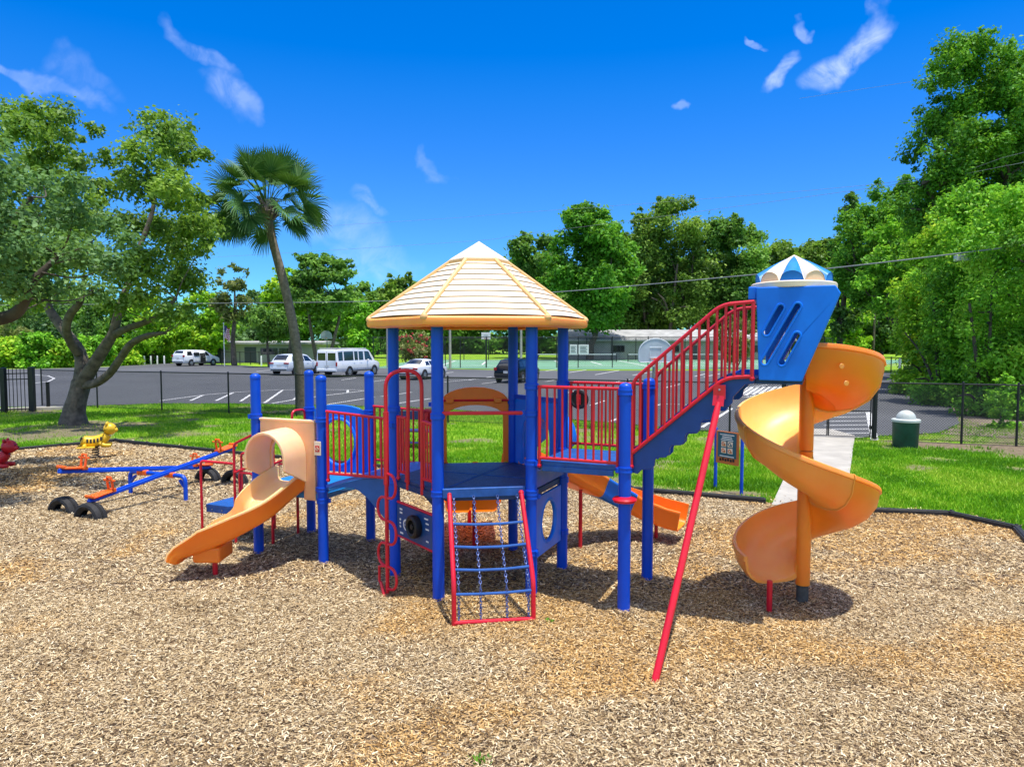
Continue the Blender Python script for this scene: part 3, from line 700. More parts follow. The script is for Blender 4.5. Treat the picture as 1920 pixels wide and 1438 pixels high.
ol=[(.08,Z1),(.22,Z1),(.22,1.6)]+[(.49+.27*cos(R(a)),1.6+.25*sin(R(a))) for a in range(165,0,-15)]+[(.76,1.6),(.76,Z1),(.90,Z1),(.90,2.02),(.08,2.02)]
m=MB(); m.plate(ol,[],.05,fr); m.build('entrance_panel',M['blueplastic'],cs,bevel=.01)
m=MB(); m.bar(h4+Vector((0,0,2.05)),h5+Vector((0,0,2.05)),.04,.05); m.build('panel_bar',M['blue'],cs)
# hood of that slide
m=MB(); vs=[]; o_,x_,y_=fr; nzr=-(x_.cross(y_)); 
if nzr.dot(rn)<0: nzr=-nzr
for i in range(5):
    f=i/4
    for j in range(15):
        t=j/14
        if t<.2: a,b=.19,1.28+.25*f+(1.6-1.28-.25*f)*t/.2
        elif t>.8: a,b=.79,1.28+.25*f+(1.6-1.28-.25*f)*(1-t)/.2
        else: q_=PI*(1-(t-.2)/.6); a,b=.49+.30*cos(q_),1.6+.28*sin(q_)
        vs.append(o_+x_*a+y_*(b-.03*f)+nzr*(.03+.36*f))
m.add(vs,[(i*15+j,i*15+j+1,i*15+16+j,i*15+15+j) for i in range(4) for j in range(14)]); ho=m.build('hood',M['blueplastic'],cs,smooth=50)
so=ho.modifiers.new('shell','SOLIDIFY'); so.thickness=.03

# stairs to the spiral slide
st=empty('stairs',(0,0,0)); st.parent=ps; st['label']='blue stairs with red balustrades climbing to the tower'
NT_=6; sx0,sx1=1.93,2.80; 
steps=[]
for i in range(NT_):
    s=sx0+(sx1-sx0)*(i+.5)/NT_; z=ZR+(ZT-ZR)*(i+1)/(NT_+1)+.02
    m=MB(); m.box((s,0,z-.02),((sx1-sx0)/NT_+.05,.88,.035)); m.box((s+.085,0,z+.03),(.02,.88,.09)); m.build('tread',M['deck'],st,bevel=.006); steps.append((s,z))
m=MB(); m.box((2.97,0,ZT-.02),(.30,.90,.04)); m.build('landing',M['deck'],st,bevel=.006)
for t in (-.475,.475):
    top=[(1.90,1.66),(2.74,2.40),(2.84,2.455),(3.06,2.455)]
    bot=[(3.06,2.36),(2.98,2.35)]
    for i in range(NT_,0,-1):
        s=sx0+(sx1-sx0)*(i-.1)/NT_+.08; z=ZR+(ZT-ZR)*(i)/(NT_+1)-.02
        bot+=[(s+.01,z-.02),(s+.005,z-.075),(s-.03,z-.115),(s-.085,z-.12),(s-.12,z-.125)]
    bot+=[(1.98,1.44),(1.93,1.45),(1.90,1.5)]
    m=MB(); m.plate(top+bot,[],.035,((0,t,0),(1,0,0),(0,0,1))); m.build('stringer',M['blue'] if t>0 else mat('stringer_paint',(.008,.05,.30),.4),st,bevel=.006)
def stair_rail(t):
    m=MB(); r=.018
    P=lambda pts:[(a,t,b) for a,b in pts]
    tp=fillet([Vector((1.925,t,1.50)),Vector((1.925,t,2.36)),Vector((2.76,t,3.09)),Vector((3.05,t,3.11))],.10,6)
    bt_=fillet([Vector((1.925,t,1.645)),Vector((2.80,t,2.41)),Vector((3.05,t,2.43))],.10,6)
    m.tube(tp,r,10); m.tube(bt_,r,10); m.tube([(3.04,t,2.40),(3.04,t,3.11)],r,10); m.ball((3.04,t,2.41),.026,8); m.ball((1.925,t,1.52),.026,8)
    def zat(pts,s):
        for a,b in zip(pts,pts[1:]):
            if a.x<=s<=b.x and b.x>a.x: return a.z+(b.z-a.z)*(s-a.x)/(b.x-a.x)
    n=14
    for i in range(1,n):
        s=1.925+(3.04-1.925)*i/n; a=zat(bt_,s); b=zat(tp,s)
        if a and b: m.tube([(s,t,a),(s,t,b)],.0135,8,False)
    return m.build('balustrade',M['red'],st)
stair_rail(-.52); stair_rail(.52)
# tower
tw=empty('tower',(0,0,0)); tw.parent=ps; tw['label']='blue slotted tower with striped cream and blue tent roof'
def slot(a,b,w=.028):
    a=Vector(a);b=Vector(b);d=(b-a).normalized();n=Vector((-d.y,d.x)); o=[]
    a0=math.atan2(-n.y,-n.x)
    for i in range(9): q=a0-PI*i/8*-1; 
    an=math.atan2(d.y,d.x)
    for i in range(9): q=an+PI/2+PI*i/8; o.append((a.x+w*cos(q),a.y+w*sin(q)))
    for i in range(9): q=an-PI/2+PI*i/8; o.append((b.x+w*cos(q),b.y+w*sin(q)))
    return o
slots=[((3.16,2.83),(3.275,3.05)),((3.15,2.565),(3.415,3.06)),((3.295,2.56),(3.415,2.80))]
ol=[(3.06,3.24),(3.10,2.395),(3.465,2.39),(3.765,3.17),(3.72,3.24)]
for t,nm in ((-.50,0),(.44,1)):
    m=MB(); m.plate(ol,[slot(*s) for s in slots],.05,((0,t,0),(1,0,0),(0,0,1))); pn=m.build('slotted_panel',M['blueplastic'],tw,smooth=0,bevel=.010)
    for s in slots:
        m=MB(); m.tube([(p[0],t+(-.026 if t<0 else .026),p[1]) for p in slot(*s,.034)],.011,6,closed=True); m.build('slot_rim',M['blueplastic'],pn)
m=MB()          # top shroud and canopy hood beneath the tent roof
m.plate([(2.99,3.13),(3.06,3.13),(3.06,3.25),(2.99,3.25)],[],.9,((0,-.03,0),(1,0,0),(0,0,1)))
m.plate([(3.49,2.62),(3.545,2.62),(3.755,3.165),(3.712,3.235),(3.67,3.2)],[],.9,((0,-.03,0),(1,0,0),(0,0,1))); m.build('shroud',M['blueplastic'],tw,bevel=.01)
m=MB(); m.box((3.27,-.03,ZT-.02),(.40,.88,.04)); m.build('tower_floor',M['deck'],tw)
dc=Vector((3.36,-.03,0)); dome=empty('tent_roof',(0,0,0)); dome.parent=tw
sx,sy=.345,.46; zb=3.29; NG=10
m=MB(); pr=[(1.09,3.235),(1.12,3.24),(1.12,3.285),(1.09,3.295),(.9,3.295),(.9,3.235)]; n=len(pr); NS_=40
vs=[dc+Vector((sx*r*cos(2*PI*j/NS_),sy*r*sin(2*PI*j/NS_),z)) for r,z in pr for j in range(NS_)]
m.add(vs,[(i*NS_+j,i*NS_+(j+1)%NS_,((i+1)%n)*NS_+(j+1)%NS_,((i+1)%n)*NS_+j) for i in range(n) for j in range(NS_)]); m.build('brim',M['brim'],dome,smooth=35)
for g in range(NG):
    a0=2*PI*(g)/NG-PI/2-PI/NG; a1=a0+2*PI/NG; mt='skyplastic' if g%2==0 else 'ivory'
    m=MB(); K=10; NQ=8; vs=[]
    for i in range(K+1):
        u=i/K; a=a0+(a1-a0)*u; ar=.095*math.sqrt(max(0,1-(2*u-1)**2)); 
        lo=Vector((sx*cos(a),sy*sin(a),zb+ar)); ap_=Vector((0,0,zb+.275))
        for q in range(NQ+1):
            f=q/NQ; p=lo.lerp(ap_,f); bul=.028*sin(PI*f)
            p.z+=bul-.018*sin(PI*u)*sin(PI*f)**.8
            vs.append(dc+p)
    m.add(vs,[(i*(NQ+1)+q,(i+1)*(NQ+1)+q,(i+1)*(NQ+1)+q+1,i*(NQ+1)+q+1) for i in range(K) for q in range(NQ)])
    vs=[]
    for i in range(K+1):
        u=i/K; a=a0+(a1-a0)*u; ar=.095*math.sqrt(max(0,1-(2*u-1)**2)); vs+= [dc+Vector((sx*.985*cos(a),sy*.985*sin(a),zb-.01)),dc+Vector((sx*.985*cos(a),sy*.985*sin(a),zb+ar))]
    m.add(vs,[(2*i,2*i+2,2*i+3,2*i+1) for i in range(K)],1)
    ob=m.build('roof_gore',[M[mt],M['archblue' if g%2==0 else 'archpeach']],dome,smooth=45)
m=MB()
for g in range(NG):
    a=2*PI*g/NG-PI/2-PI/NG; pts=[]
    for q in range(9):
        f=q/8; p=Vector((sx*cos(a),sy*sin(a),zb)).lerp(Vector((0,0,zb+.275)),f); p.z+=.028*sin(PI*f)+.003; pts.append(dc+p)
    m.tube(pts,.005,6)
m.build('roof_seam',M['ivory'],dome)

# spiral slide
ss=empty('spiral_slide',(0,0,0)); ss.parent=ps; ss['label']='tall orange spiral slide winding down a central pole'
pl=W2L((3.035,7.29,0)); 
cw=[(-114,2.74,.42),(-60,2.68,.50),(-20,2.53,.47),(0,2.46,.45),(90,2.22,.40),(180,1.94,.38),(270,1.55,.37),(360,1.16,.36),(450,.90,.34),(520,.62,.29),(560,.53,.25)]
cw=[(a,r-h,h) for a,r,h in cw]
def interp(x,k):
    for a,b in zip(cw,cw[1:]):
        if a[0]<=x<=b[0]: t=(x-a[0])/(b[0]-a[0]); return a[k]+(b[k]-a[k])*t
    return cw[-1][k]
def smoothz(x,k): return sum(interp(min(560,max(-114,x+d)),k) for d in range(-36,37,6))/13
def spiral_prof(H):
    ri,ro=.055,.665; th=.028; fr_=min(.40,H-.05)
    o=[(ro+.045,H-.012),(ro+.035,H+.012),(ro+.005,H+.016)]
    for a in (0,-22,-45,-67,-90): o.append((ro-fr_+fr_*cos(R(a)),fr_+.0+fr_*sin(R(a))))
    o+=[(.27,.0),(.2,.004),(ri+.10,.015),(ri+.035,.05),(ri+.01,.16),(ri-.02,.16),(ri-.02,.02),(ri+.06,-.02),(.2,-.03),(.27,-.029)]
    for a in (-90,-67,-45,-22,0): o.append((ro-fr_+(fr_+th)*cos(R(a)),fr_+.0+(fr_+th)*sin(R(a))))
    o+=[(ro+th,H-.04),(ro+.045,H-.03)]
    return o[::-1]
rot=-23.5
segs=[(-114,-20),(-20,192),(192,285),(285,430),(430,556)]
for si,(a0,a1) in enumerate(segs):
    path=[];rs=[];us=[];prof=[]; n=max(6,int((a1-a0)/7))
    for i in range(n+1):
        ph=a0+(a1-a0)*i/n; a=R(ph-rot); 
        path.append(Vector((pl.x,pl.y,smoothz(ph,1)))); rs.append(Vector((cos(a),sin(a),0))); us.append(Vector((0,0,1))); H=smoothz(ph,2)
        if i in (0,n): H+=0
        prof.append(spiral_prof(H))
    m=MB(); m.sweep(prof,path,rs,us); o=m.build('chute_section',M[('orange','orangelit','orangefade','orange','orangefade')[si]],ss,smooth=40)
    if si:
        j=MB(); prj=[(x,y-.0) for x,y in spiral_prof(smoothz(a0,2))]
        pth_=[path[0]+Vector((0,0,0))+Vector((-rs[0].y,rs[0].x,0))*d for d in (-.006,.006)]
        j.sweep([[(x+(.010 if x>.4 else 0),y-.010 if y<.25 else y) for x,y in spiral_prof(smoothz(a0,2)+.005)]]*2,pth_,[rs[0]]*2,[us[0]]*2); j.build('joint_flange',M['orangefade'],o)
    else:
        b=MB()
        for ph,zo in ((-88,.27),(-84,.12)):
            a=R(ph-rot); p=Vector((pl.x+.697*cos(a),pl.y+.697*sin(a),smoothz(ph,1)+zo)); b.lathe([(0,.004),(.022,.0035),(.025,0)],p,14,axis=Vector((0,0,1)).rotation_difference(Vector((cos(a),sin(a),0))).to_matrix())
        b.build('bolt_cap',M['orangefade'],o)
m=MB(); m.tube([(pl.x,pl.y,.22),(pl.x,pl.y,1.62)],.072,20); m.tube([(pl.x,pl.y,1.63),(pl.x,pl.y,2.46)],.072,20); m.tube([(pl.x,pl.y,1.32),(pl.x,pl.y,1.56)],.076,20); m.build('centre_pole',M['orange'],ss)
m=MB(); m.tube([(pl.x,pl.y,-.1),(pl.x,pl.y,.24)],.06,18); m.build('pole_foot',M['darkgalv'],ss)
lg=W2L(gp(1442,1150)); m=MB(); m.tube([(lg.x,lg.y,-.06),(lg.x,lg.y,.34)],.028,12); m.build('leg',M['red'],ss)
# leaning brace
bb=W2L(gp(1225,1290)); bt_=Vector((2.76,-.545,2.22))
dv=(bt_-bb).normalized()
m=MB(); m.tube([bb-dv*.06,bt_-dv*.16,bt_-dv*.05],[.031,.031,.024],14); m.bar(bt_-dv*.08,bt_+Vector((0,0,.1)),.10,.016,up=(0,1,0)); m.box(bt_+Vector((0,-.02,.06)),(.11,.012,.13)); m.build('diagonal_brace',M['red'],ps)
m=MB(); m.ball(bt_+Vector((0,-.03,.08)),.012,8); m.build('bolt',M['bolt'],[o for o in ps.children if o.name.startswith('diagonal')][0])
# ------------------------------------------------------------------ ground
m=MB(); m.add([(-900,-60,-.03),(900,-60,-.03),(900,1500,-.03),(-900,1500,-.03)],[(0,1,2,3)]); tag(m.build('ground',M['ground'],smooth=0),kind='structure')
mulch_poly=[(-15.5,14.6),(-15.5,1.5),(6.4,1.5),(6.4,6),(6.75,9.0),(7.27,10.11),(6.85,10.98),(5.76,11.16),(5.45,11.25),(4.34,11.9),(1.08,13.31),(-6.07,16.71),(-10.8,19.2),(-12.59,17.35)]
def V2(p): return (p.x,p.y)
asph_poly=[(-70,33.5)]+[V2(gp(*q)) for q in ((60,764),(300,757),(440,757),(700,762),(835,767),(1100,789),(1290,805),(1470,818),(1560,821),(1650,818),(1760,812),(1800,795),(1775,745),(1740,715),(1700,702),(1610,694),(1400,695),(1000,695),(830,692),(640,689),(500,688),(420,684),(330,681),(200,688),(60,692))]+[(-95,66)]
path_poly=[(4.33,11.72),(5.62,11.1),(6.58,13.75),(8.95,18.5),(9.9,20.4),(9.9,22),(7.6,22),(7.6,20.4),(8.2,19.9)]
def sheet(name,poly,z,mt,label=None,cat=None):
    bm=MB(); bm.plate(poly,[],.002,((0,0,z-.001),(1,0,0),(0,1,0))); return bm.build(name,mt,smooth=0)
tag(sheet('parking_lot',asph_poly,.014,M['asphalt']),kind='structure')
pm=MB(); pm.plate(path_poly,[],.08,((0,0,0),(1,0,0),(0,1,0)))
for k in (.28,.52,.76): pass
tag(pm.build('path',M['concrete'],smooth=0,bevel=.01),kind='structure')
POSTXY=[(q.x,q.y) for q in [PC+PD*v.x+PN*v.y for v in (p1,p2,p3,p4,h1,h2,h3,h4,h5,h6,s1,s2)]]
def mound(x,y):
    z=.045*(fbm(x,y,1.3,5)-.5)+.06*(fbm(x,y,4.5,9)-.5)
    for p in POSTXY: z=z+.045*np.exp(-((x-p[0])**2+(y-p[1])**2)/.022)
    for p in ((-3.75,8.2),(2.75,6.95),(2.3,9.55)): z=z-.03*np.exp(-((x-p[0])**2+(y-p[1])**2)/.10)
    return z
FL0=Vector((-17.19,29.27)); FLd=Vector((27.32,-9.55)).normalized(); FLn=Vector((-FLd.y,FLd.x))
# lawn grid
xs=np.arange(-24,24.01,.22); ys=np.arange(8.5,32.01,.22); X,Y=np.meshgrid(xs,ys); X=X.ravel(); Y=Y.ravel(); nx=len(xs); ny=len(ys)
def dirtmask(X,Y):
    n=fbm(X,Y,1.1,21); n2=fbm(X,Y,3.2,31)
    d=np.clip((n-.58)*5+(n2-.5)*3.5,0,1)*.85
    r=np.hypot((X+14.3)/1.7,(Y-22.4)); d=np.maximum(d,np.clip((2.5-r)/1.4+(n-.5)*6-.2,0,1)*.9)
    r=np.hypot((X+9.3)/1.9,(Y-21.0)); d=np.maximum(d,np.clip((1.3-r)/.8+(n-.5)*4,0,1)*.8)
    r=np.hypot((X-3.98)/1.1,(Y-12.75)/.5); d=np.maximum(d,np.clip((.9-r)/.4+(n-.5)*2,0,1))
    fd=(X-FL0.x)*FLn.x+(Y-FL0.y)*FLn.y
    d=np.maximum(d,np.clip((.28-np.abs(fd+.15))/.2,0,1)*np.clip((n-.42)*6,0,1))
    d=np.maximum(d,np.where((X>9.6)&(fd<.2),np.clip((Y-17.3+.12*(X-10)+(n-.5)*2.5)/.8,0,1)*np.clip((n2-.3)*5,0.25,1),0))
    d=np.maximum(d,np.where(X>14.5,np.clip((X-14.5)/2+(n-.5)*2,0,1),0))
    return d
dm=dirtmask(X,Y); Zl=.03*(fbm(X,Y,2.5,41)-.5)-.012
F=[]; idx=np.arange(nx*ny).reshape(ny,nx)
Q=np.stack([idx[:-1,:-1],idx[:-1,1:],idx[1:,1:],idx[1:,:-1]],-1).reshape(-1,4)
cxq=X[Q].mean(1); cyq=Y[Q].mean(1)
ins=inpoly(cxq,cyq,[(p[0],p[1]) for p in asph_poly]); Q=Q[~ins]
lw=npmesh('lawn',np.stack([X,Y,Zl],1),Q,M['lawn'],attrs={'dirt':dm},smooth=True); tag(lw,kind='structure')
# mulch bed
xs=np.arange(-15.6,7.4,.16); ys=np.arange(1.4,19.5,.16); X,Y=np.meshgrid(xs,ys); X=X.ravel(); Y=Y.ravel(); nx=len(xs); ny=len(ys); idx=np.arange(nx*ny).reshape(ny,nx)
Q=np.stack([idx[:-1,:-1],idx[:-1,1:],idx[1:,1:],idx[1:,:-1]],-1).reshape(-1,4)
ins=inpoly(X[Q].mean(1),Y[Q].mean(1),mulch_poly); Q=Q[ins]
tag(npmesh('mulch_bed',np.stack([X,Y,.028+mound(X,Y)],1),Q,M['mulchbase'],smooth=True),kind='structure')
# wood chips: short splinters with a ridge, every one lying at its own angle
def chips(n,ylo,yhi,ls,seed,pts=None):
    g=np.random.default_rng(seed); m_=int(n*2.2)
    y=np.sqrt(g.random(m_)*(yhi**2-ylo**2)+ylo**2); x=(g.random(m_)*2-1)*(.76*y+2.2)
    k=inpoly(x,y,mulch_poly)&(x>-15); x=x[k][:n]; y=y[k][:n]
    if pts is not None: x,y=pts
    n=len(x)
    L=ls*(.35+1.25*g.random(n)**1.6); W=L*(.13+.22*g.random(n)); th=g.random(n)*2*np.pi; tl=(g.random(n)-.5)*.9; ro=(g.random(n)-.5)*1.1
    ax=np.stack([np.cos(th)*np.cos(tl),np.sin(th)*np.cos(tl),np.sin(tl)],1)
    sd=np.stack([-np.sin(th),np.cos(th),np.zeros(n)],1); up=np.cross(ax,sd); s2_=sd*np.cos(ro)[:,None]+up*np.sin(ro)[:,None]; u2=np.cross(ax,s2_)
    c=np.stack([x,y,(.034+mound(x,y) if pts is None else .03)+g.random(n)*.015],1)
    hL=(ax*L[:,None])/2; hW=s2_*(W[:,None])/2; hH=u2*(W[:,None]*.28)
    V=np.stack([c-hL-hW*.7,c-hL*.9+hH,c-hL+hW*.8,c+hL-hW*.8,c+hL*.95+hH,c+hL*.9+hW*.6],1).reshape(-1,3)
    b=(np.arange(n)*6)[:,None]; Fq=np.concatenate([b+np.array([[0,3,4,1]]),b+np.array([[1,4,5,2]])],0)
    rn=np.repeat(np.clip(g.normal(.51,.27,n),0,1),6)
    gd=np.clip((fbm(x,y,2.4,61)-.50)*5+(fbm(x,y,.5,71)-.5)*2.2+.26+.25*np.exp(-((x+.2)**2/9+(y-6.6)**2/5))+(g.random(n)-.5)*.5,0,1)
    dk=np.clip((fbm(x,y,.55,83)-.66)*5,0,1)
    rn=np.clip(rn-.14*np.repeat(dk,6),0,1)
    return V,Fq,rn,np.repeat(gd,6)
parts=[chips(460000,3.6,7.6,.0285,1),chips(245000,7.6,12.5,.040,2),chips(90000,12.5,19.5,.068,3)]
ge=np.random.default_rng(77); ex=[];ey=[]
for A_e,B_e in zip(((7.27,10.11),(6.85,10.98),(5.72,11.2),(4.3,11.9),(1.08,13.31),(-6.07,16.71)),((6.85,10.98),(5.72,11.2),(4.3,11.9),(1.08,13.31),(-6.07,16.71),(-10.8,19.2))):
    L_=math.hypot(B_e[0]-A_e[0],B_e[1]-A_e[1]); k_=int(L_*110); tt_=ge.random(k_); of_=np.abs(ge.normal(0,.20,k_))+.05; nx_,ny_=(B_e[1]-A_e[1])/L_,-(B_e[0]-A_e[0])/L_
    ex.append(A_e[0]+(B_e[0]-A_e[0])*tt_+nx_*of_); ey.append(A_e[1]+(B_e[1]-A_e[1])*tt_+ny_*of_)
parts.append(chips(10,9,12,.06,9,(np.concatenate(ex),np.concatenate(ey))))
V=[];Fq=[];a=[];b=[];o=0
for p in parts: V.append(p[0]); Fq.append(p[1]+o); o+=len(p[0]); a.append(p[2]); b.append(p[3])
tag(npmesh('wood_chips',np.concatenate(V),np.concatenate(Fq),M['chips'],attrs={'rnd':np.concatenate(a),'gold':np.concatenate(b)}),'loose tan and grey wood chips spread over the play area','wood chips',kind='stuff')
# grass blades
def grass(n,seed,ylo,yhi,hs):
    g=np.random.default_rng(seed); y=np.sqrt(g.random(n)*(yhi**2-ylo**2)+ylo**2); x=(g.random(n)*2-1)*(.76*y+1.5)
    k=~inpoly(x,y,mulch_poly)&~inpoly(x,y,[(p[0],p[1]) for p in asph_poly])&~inpoly(x,y,path_poly)&(x<22)
    x=x[k];y=y[k]; d=dirtmask(x,y); k=g.random(len(x))>d*1.05; x=x[k];y=y[k];d=d[k];n=len(x)
    h=hs*(.4+.9*g.random(n))*(.55+.9*fbm(x,y,1.4,51)); w=.005+.007*g.random(n); th=g.random(n)*2*np.pi; ln=g.random(n)*.9; la=g.random(n)*2*np.pi
    bx=np.stack([np.cos(th)*w,np.sin(th)*w,np.zeros(n)],1); c=np.stack([x,y,np.full(n,-.02)],1)
    tip=c+np.stack([np.cos(la)*h*ln,np.sin(la)*h*ln,h],1); mid_=c+(tip-c)*.5+np.stack([np.zeros(n),np.zeros(n),h*.16],1)
    V=np.stack([c-bx,c+bx,mid_+bx*.7,mid_-bx*.7,tip],1).reshape(-1,3); bb=(np.arange(n)*5)[:,None]
    Fq=np.concatenate([bb+np.array([[0,1,2]]),bb+np.array([[0,2,3]]),bb+np.array([[3,2,4]])],0)
    t=np.clip((fbm(x,y,1.5,91)-.5)*1.5+(fbm(x,y,.4,96)-.5)*.9+.47+g.normal(0,.2,n)+.25*d,0,1); return V,Fq,np.repeat(t,5)
P_=[grass(330000,5,10.3,19,.075),grass(190000,6,19,32,.085)]
tag(npmesh('grass',np.concatenate([P_[0][0],P_[1][0]]),np.concatenate([P_[0][1],P_[1][1]+len(P_[0][0])]),M['grassblade'],attrs={'rnd':np.concatenate([P_[0][2],P_[1][2]])}),'bright green turf grass growing on the lawn','grass',kind='stuff')
# small weeds in the chips
def weed(p,r,n,seed,label):
    g=np.random.default_rng(seed); V=[];Fc=[];a=[]
    for i in range(n):
        th=g.random()*6.28; l=r*(.5+.6*g.random()); w=.012; u=np.array([cos(th),sin(th),.7+g.random()]); u/=np.linalg.norm(u); s_=np.array([-sin(th),cos(th),0])
        c=np.array([p[0]+g.normal(0,r*.35),p[1]+g.normal(0,r*.35),.03]); b=len(V); V+=[c,c+u*l*.5+s_*w,c+u*l*.5-s_*w,c+u*l]; Fc+=[[b,b+1,b+3,b+2]]; a+=[g.random()]*4
    o=npmesh('weed',np.array(V),np.array(Fc),M['weed'],attrs={'rnd':a}); tag(o,label,'weed')
weed(gp(903,1440),.07,44,3,'small green weed growing in the chips at the bottom edge of the photo')
weed(gp(1030,1172),.05,26,4,'tiny green weed sprig beside the foot of the chain ladder')
# border timbers
bt0=MB()
bt0.box((0,0,.075),(1.20,.10,.15)); bt0.box((0,0,.157),(1.16,.06,.016)); bt0.box((.585,0,.09),(.05,.115,.16)); 
bt0.lathe([(.02,.16),(.02,.185),(0,.187)],(.585,0,0),10)
def seglist(pts):
    out=[]
    for a,b in zip(pts,pts[1:]):
        a=Vector((a[0],a[1],0));b=Vector((b[0],b[1],0)); L=(b-a).length; n=max(1,round(L/1.2))
        for i in range(n): out.append((a.lerp(b,(i+.5)/n),math.atan2(b.y-a.y,b.x-a.x),L/n/1.2))
    return out
bsegs=seglist([(6.75,9.0),(7.27,10.11),(6.85,10.98),(5.72,11.2)])+seglist([(4.30,11.9),(1.08,13.31),(-6.07,16.71),(-10.8,19.2),(-12.59,17.35),(-15.5,14.6)])
tb=None
for c,a,k in bsegs:
    if tb is None: tb=bt0.build('border_timber',M['timber'],bevel=.012); o=tb; tag(o,'black plastic border timber edging the wood chip play area','border timber','border timbers around the wood chips')
    else: o=tb.copy(); col.objects.link(o)
    o.location=(c.x,c.y,-.055); o.rotation_euler=(0,0,a); o.scale=(k*.995,1,1)
# road markings
def wline(pts,w=.12,z=.020):
    m=MB(); pts=[Vector((p.x,p.y,0)) for p in pts]
    ls=[];rs_=[]
    for i,p in enumerate(pts):
        t=(pts[min(i+1,len(pts)-1)]-pts[max(i-1,0)]).normalized(); n=Vector((-t.y,t.x,0)); ls.append(p+n*w/2); rs_.append(p-n*w/2)
    m.add([(p.x,p.y,z) for p in ls+rs_],[(i,i+1,len(pts)+i+1,len(pts)+i) for i in range(len(pts)-1)]); return m
lm=MB()
def addl(*px_,w=.13):
    q=wline([gp(*p) for p in px_],w); lm.add(q.v,q.f)
addl((300,752),(382,741),(442,736),(522,731.5),(600,731),(685,731.5))
for a in (((357,752),(382,741)),((405,752),(439,736)),((451,753),(471,740)),((496,756),(530,732)),((510,757),(551,750),(559,742)),((587,745),(685,733)),((614,759),(702,745)),((652,732),(652,737)),((714,744),(772,736)),((745,757),(807,748)),((832,717),(915,709)),((834,765),(887,755)),((880,713),(922,707)),((903,720),(935,716)),((1023,716),(1046,712)),((1067,699),(1099,694)),((1023,696),(1043,693)),((1116,703),(1161,695)),((1186,704),(1240,695)),((1241,729),(1279,720)),((1107,761),(1134,752)),((1142,792),(1160,785)),((1221,764),(1241,758),(1340,761)),((1303,706),(1329,700)),((1320,707),(1350,701)),((1300,802),(1361,764),(1340,762)),((1316,802),(1372,767),(1361,764)),((640,703),(700,700)),((480,697),(510,694)),((690,717),(730,712)),((1130,722),(1180,712)),((1050,740),(1100,729)),((640,713),(668,709)),((820,702),(850,698))): addl(*a)
addl((1370,731),(1440,722),(1472,725),(1468,732),(1400,745),(1370,745))
for i in range(7): addl((1372+i*13,745-i*1.5),(1400+i*11,727-i*.3),w=.2)
addl((1628,772),(1640,826),w=.2)
for i in range(7): addl((1560-i*5,776+i*7.5),(1627+i*1.6,774+i*7.8),w=.10)
addl((62,703),(90,705),(102,710),(90,716),(62,719),w=.15)
tag(lm.build('road_markings',M['line'],smooth=0),kind='structure')
# sport courts behind
cp_=[V2(gp(*q)) for q in ((700,690.5),(830,690.8),(1000,692.5),(1560,692.5))]; far=[(62,105),(-14,105)]
tag(sheet('court_surface',cp_+far,.016,M['court']),kind='structure')
lm=MB()
def cline(a,b,w=.25):
    q=wline([Vector((*a,0)),Vector((*b,0))],w,.024); lm.add(q.v,q.f)
for x0_ in (-8,6,20,36):
    cline((x0_,78),(x0_+9,78)); cline((x0_,100),(x0_+9,100)); cline((x0_,78),(x0_,100)); cline((x0_+9,78),(x0_+9,100)); cline((x0_+4.5,83),(x0_+4.5,95)); cline((x0_,83),(x0_+9,83)); cline((x0_,95),(x0_+9,95))
tag(lm.build('court_lines',M['line'],smooth=0),kind='structure')
# verge of dirt on the right, by the trees
vp=[V2(gp(*q)) for q in ((1760,814),(1800,796),(1776,746),(1741,716),(1702,703),(1720,690))]+[(60,62),(60,20),(15.5,19.4)]
tag(sheet('leaf_litter',vp,.006,M['dirt']),kind='structure')
k=MB(); a=gp(0,773);b=gp(124,767); k.bar((a.x-4,a.y-1.3,.05),(b.x,b.y,.05),.25,.14); tag(k.build('kerb',M['concrete'],bevel=.02),kind='structure')

# ------------------------------------------------------------------ fences
def wires(m,p0,p1,z0,z1,pitch,w):
    p0=Vector((p0[0],p0[1],0));p1=Vector((p1[0],p1[1],0)); d=(p1-p0); L=d.length; d.normalize(); n=Vector((-d.y,d.x,0)); H=z1-z0
    for sg in (1,-1):
        k=0; u=-H
        while u<L:
            a,b=u,u+H; za,zb_=z0,z1
            if a<0: za=z0-a; a=0
            if b>L: zb_=z1-(b-L); b=L
            if zb_>za+.01:
                if sg<0: za,zb_=z1+z0-za,z1+z0-zb_
                A=p0+d*a+Vector((0,0,za)); B=p0+d*b+Vector((0,0,zb_)); t=(B-A).normalized(); s_=t.cross(n)*w/2; q=n*w/2
                o_=n*.004*sg
                m.add([A+s_+o_,A-s_*.5+q+o_,A-s_*.5-q+o_,B+s_+o_,B-s_*.5+q+o_,B-s_*.5-q+o_],[(0,1,4,3),(1,2,5,4),(2,0,3,5)])
            u+=pitch
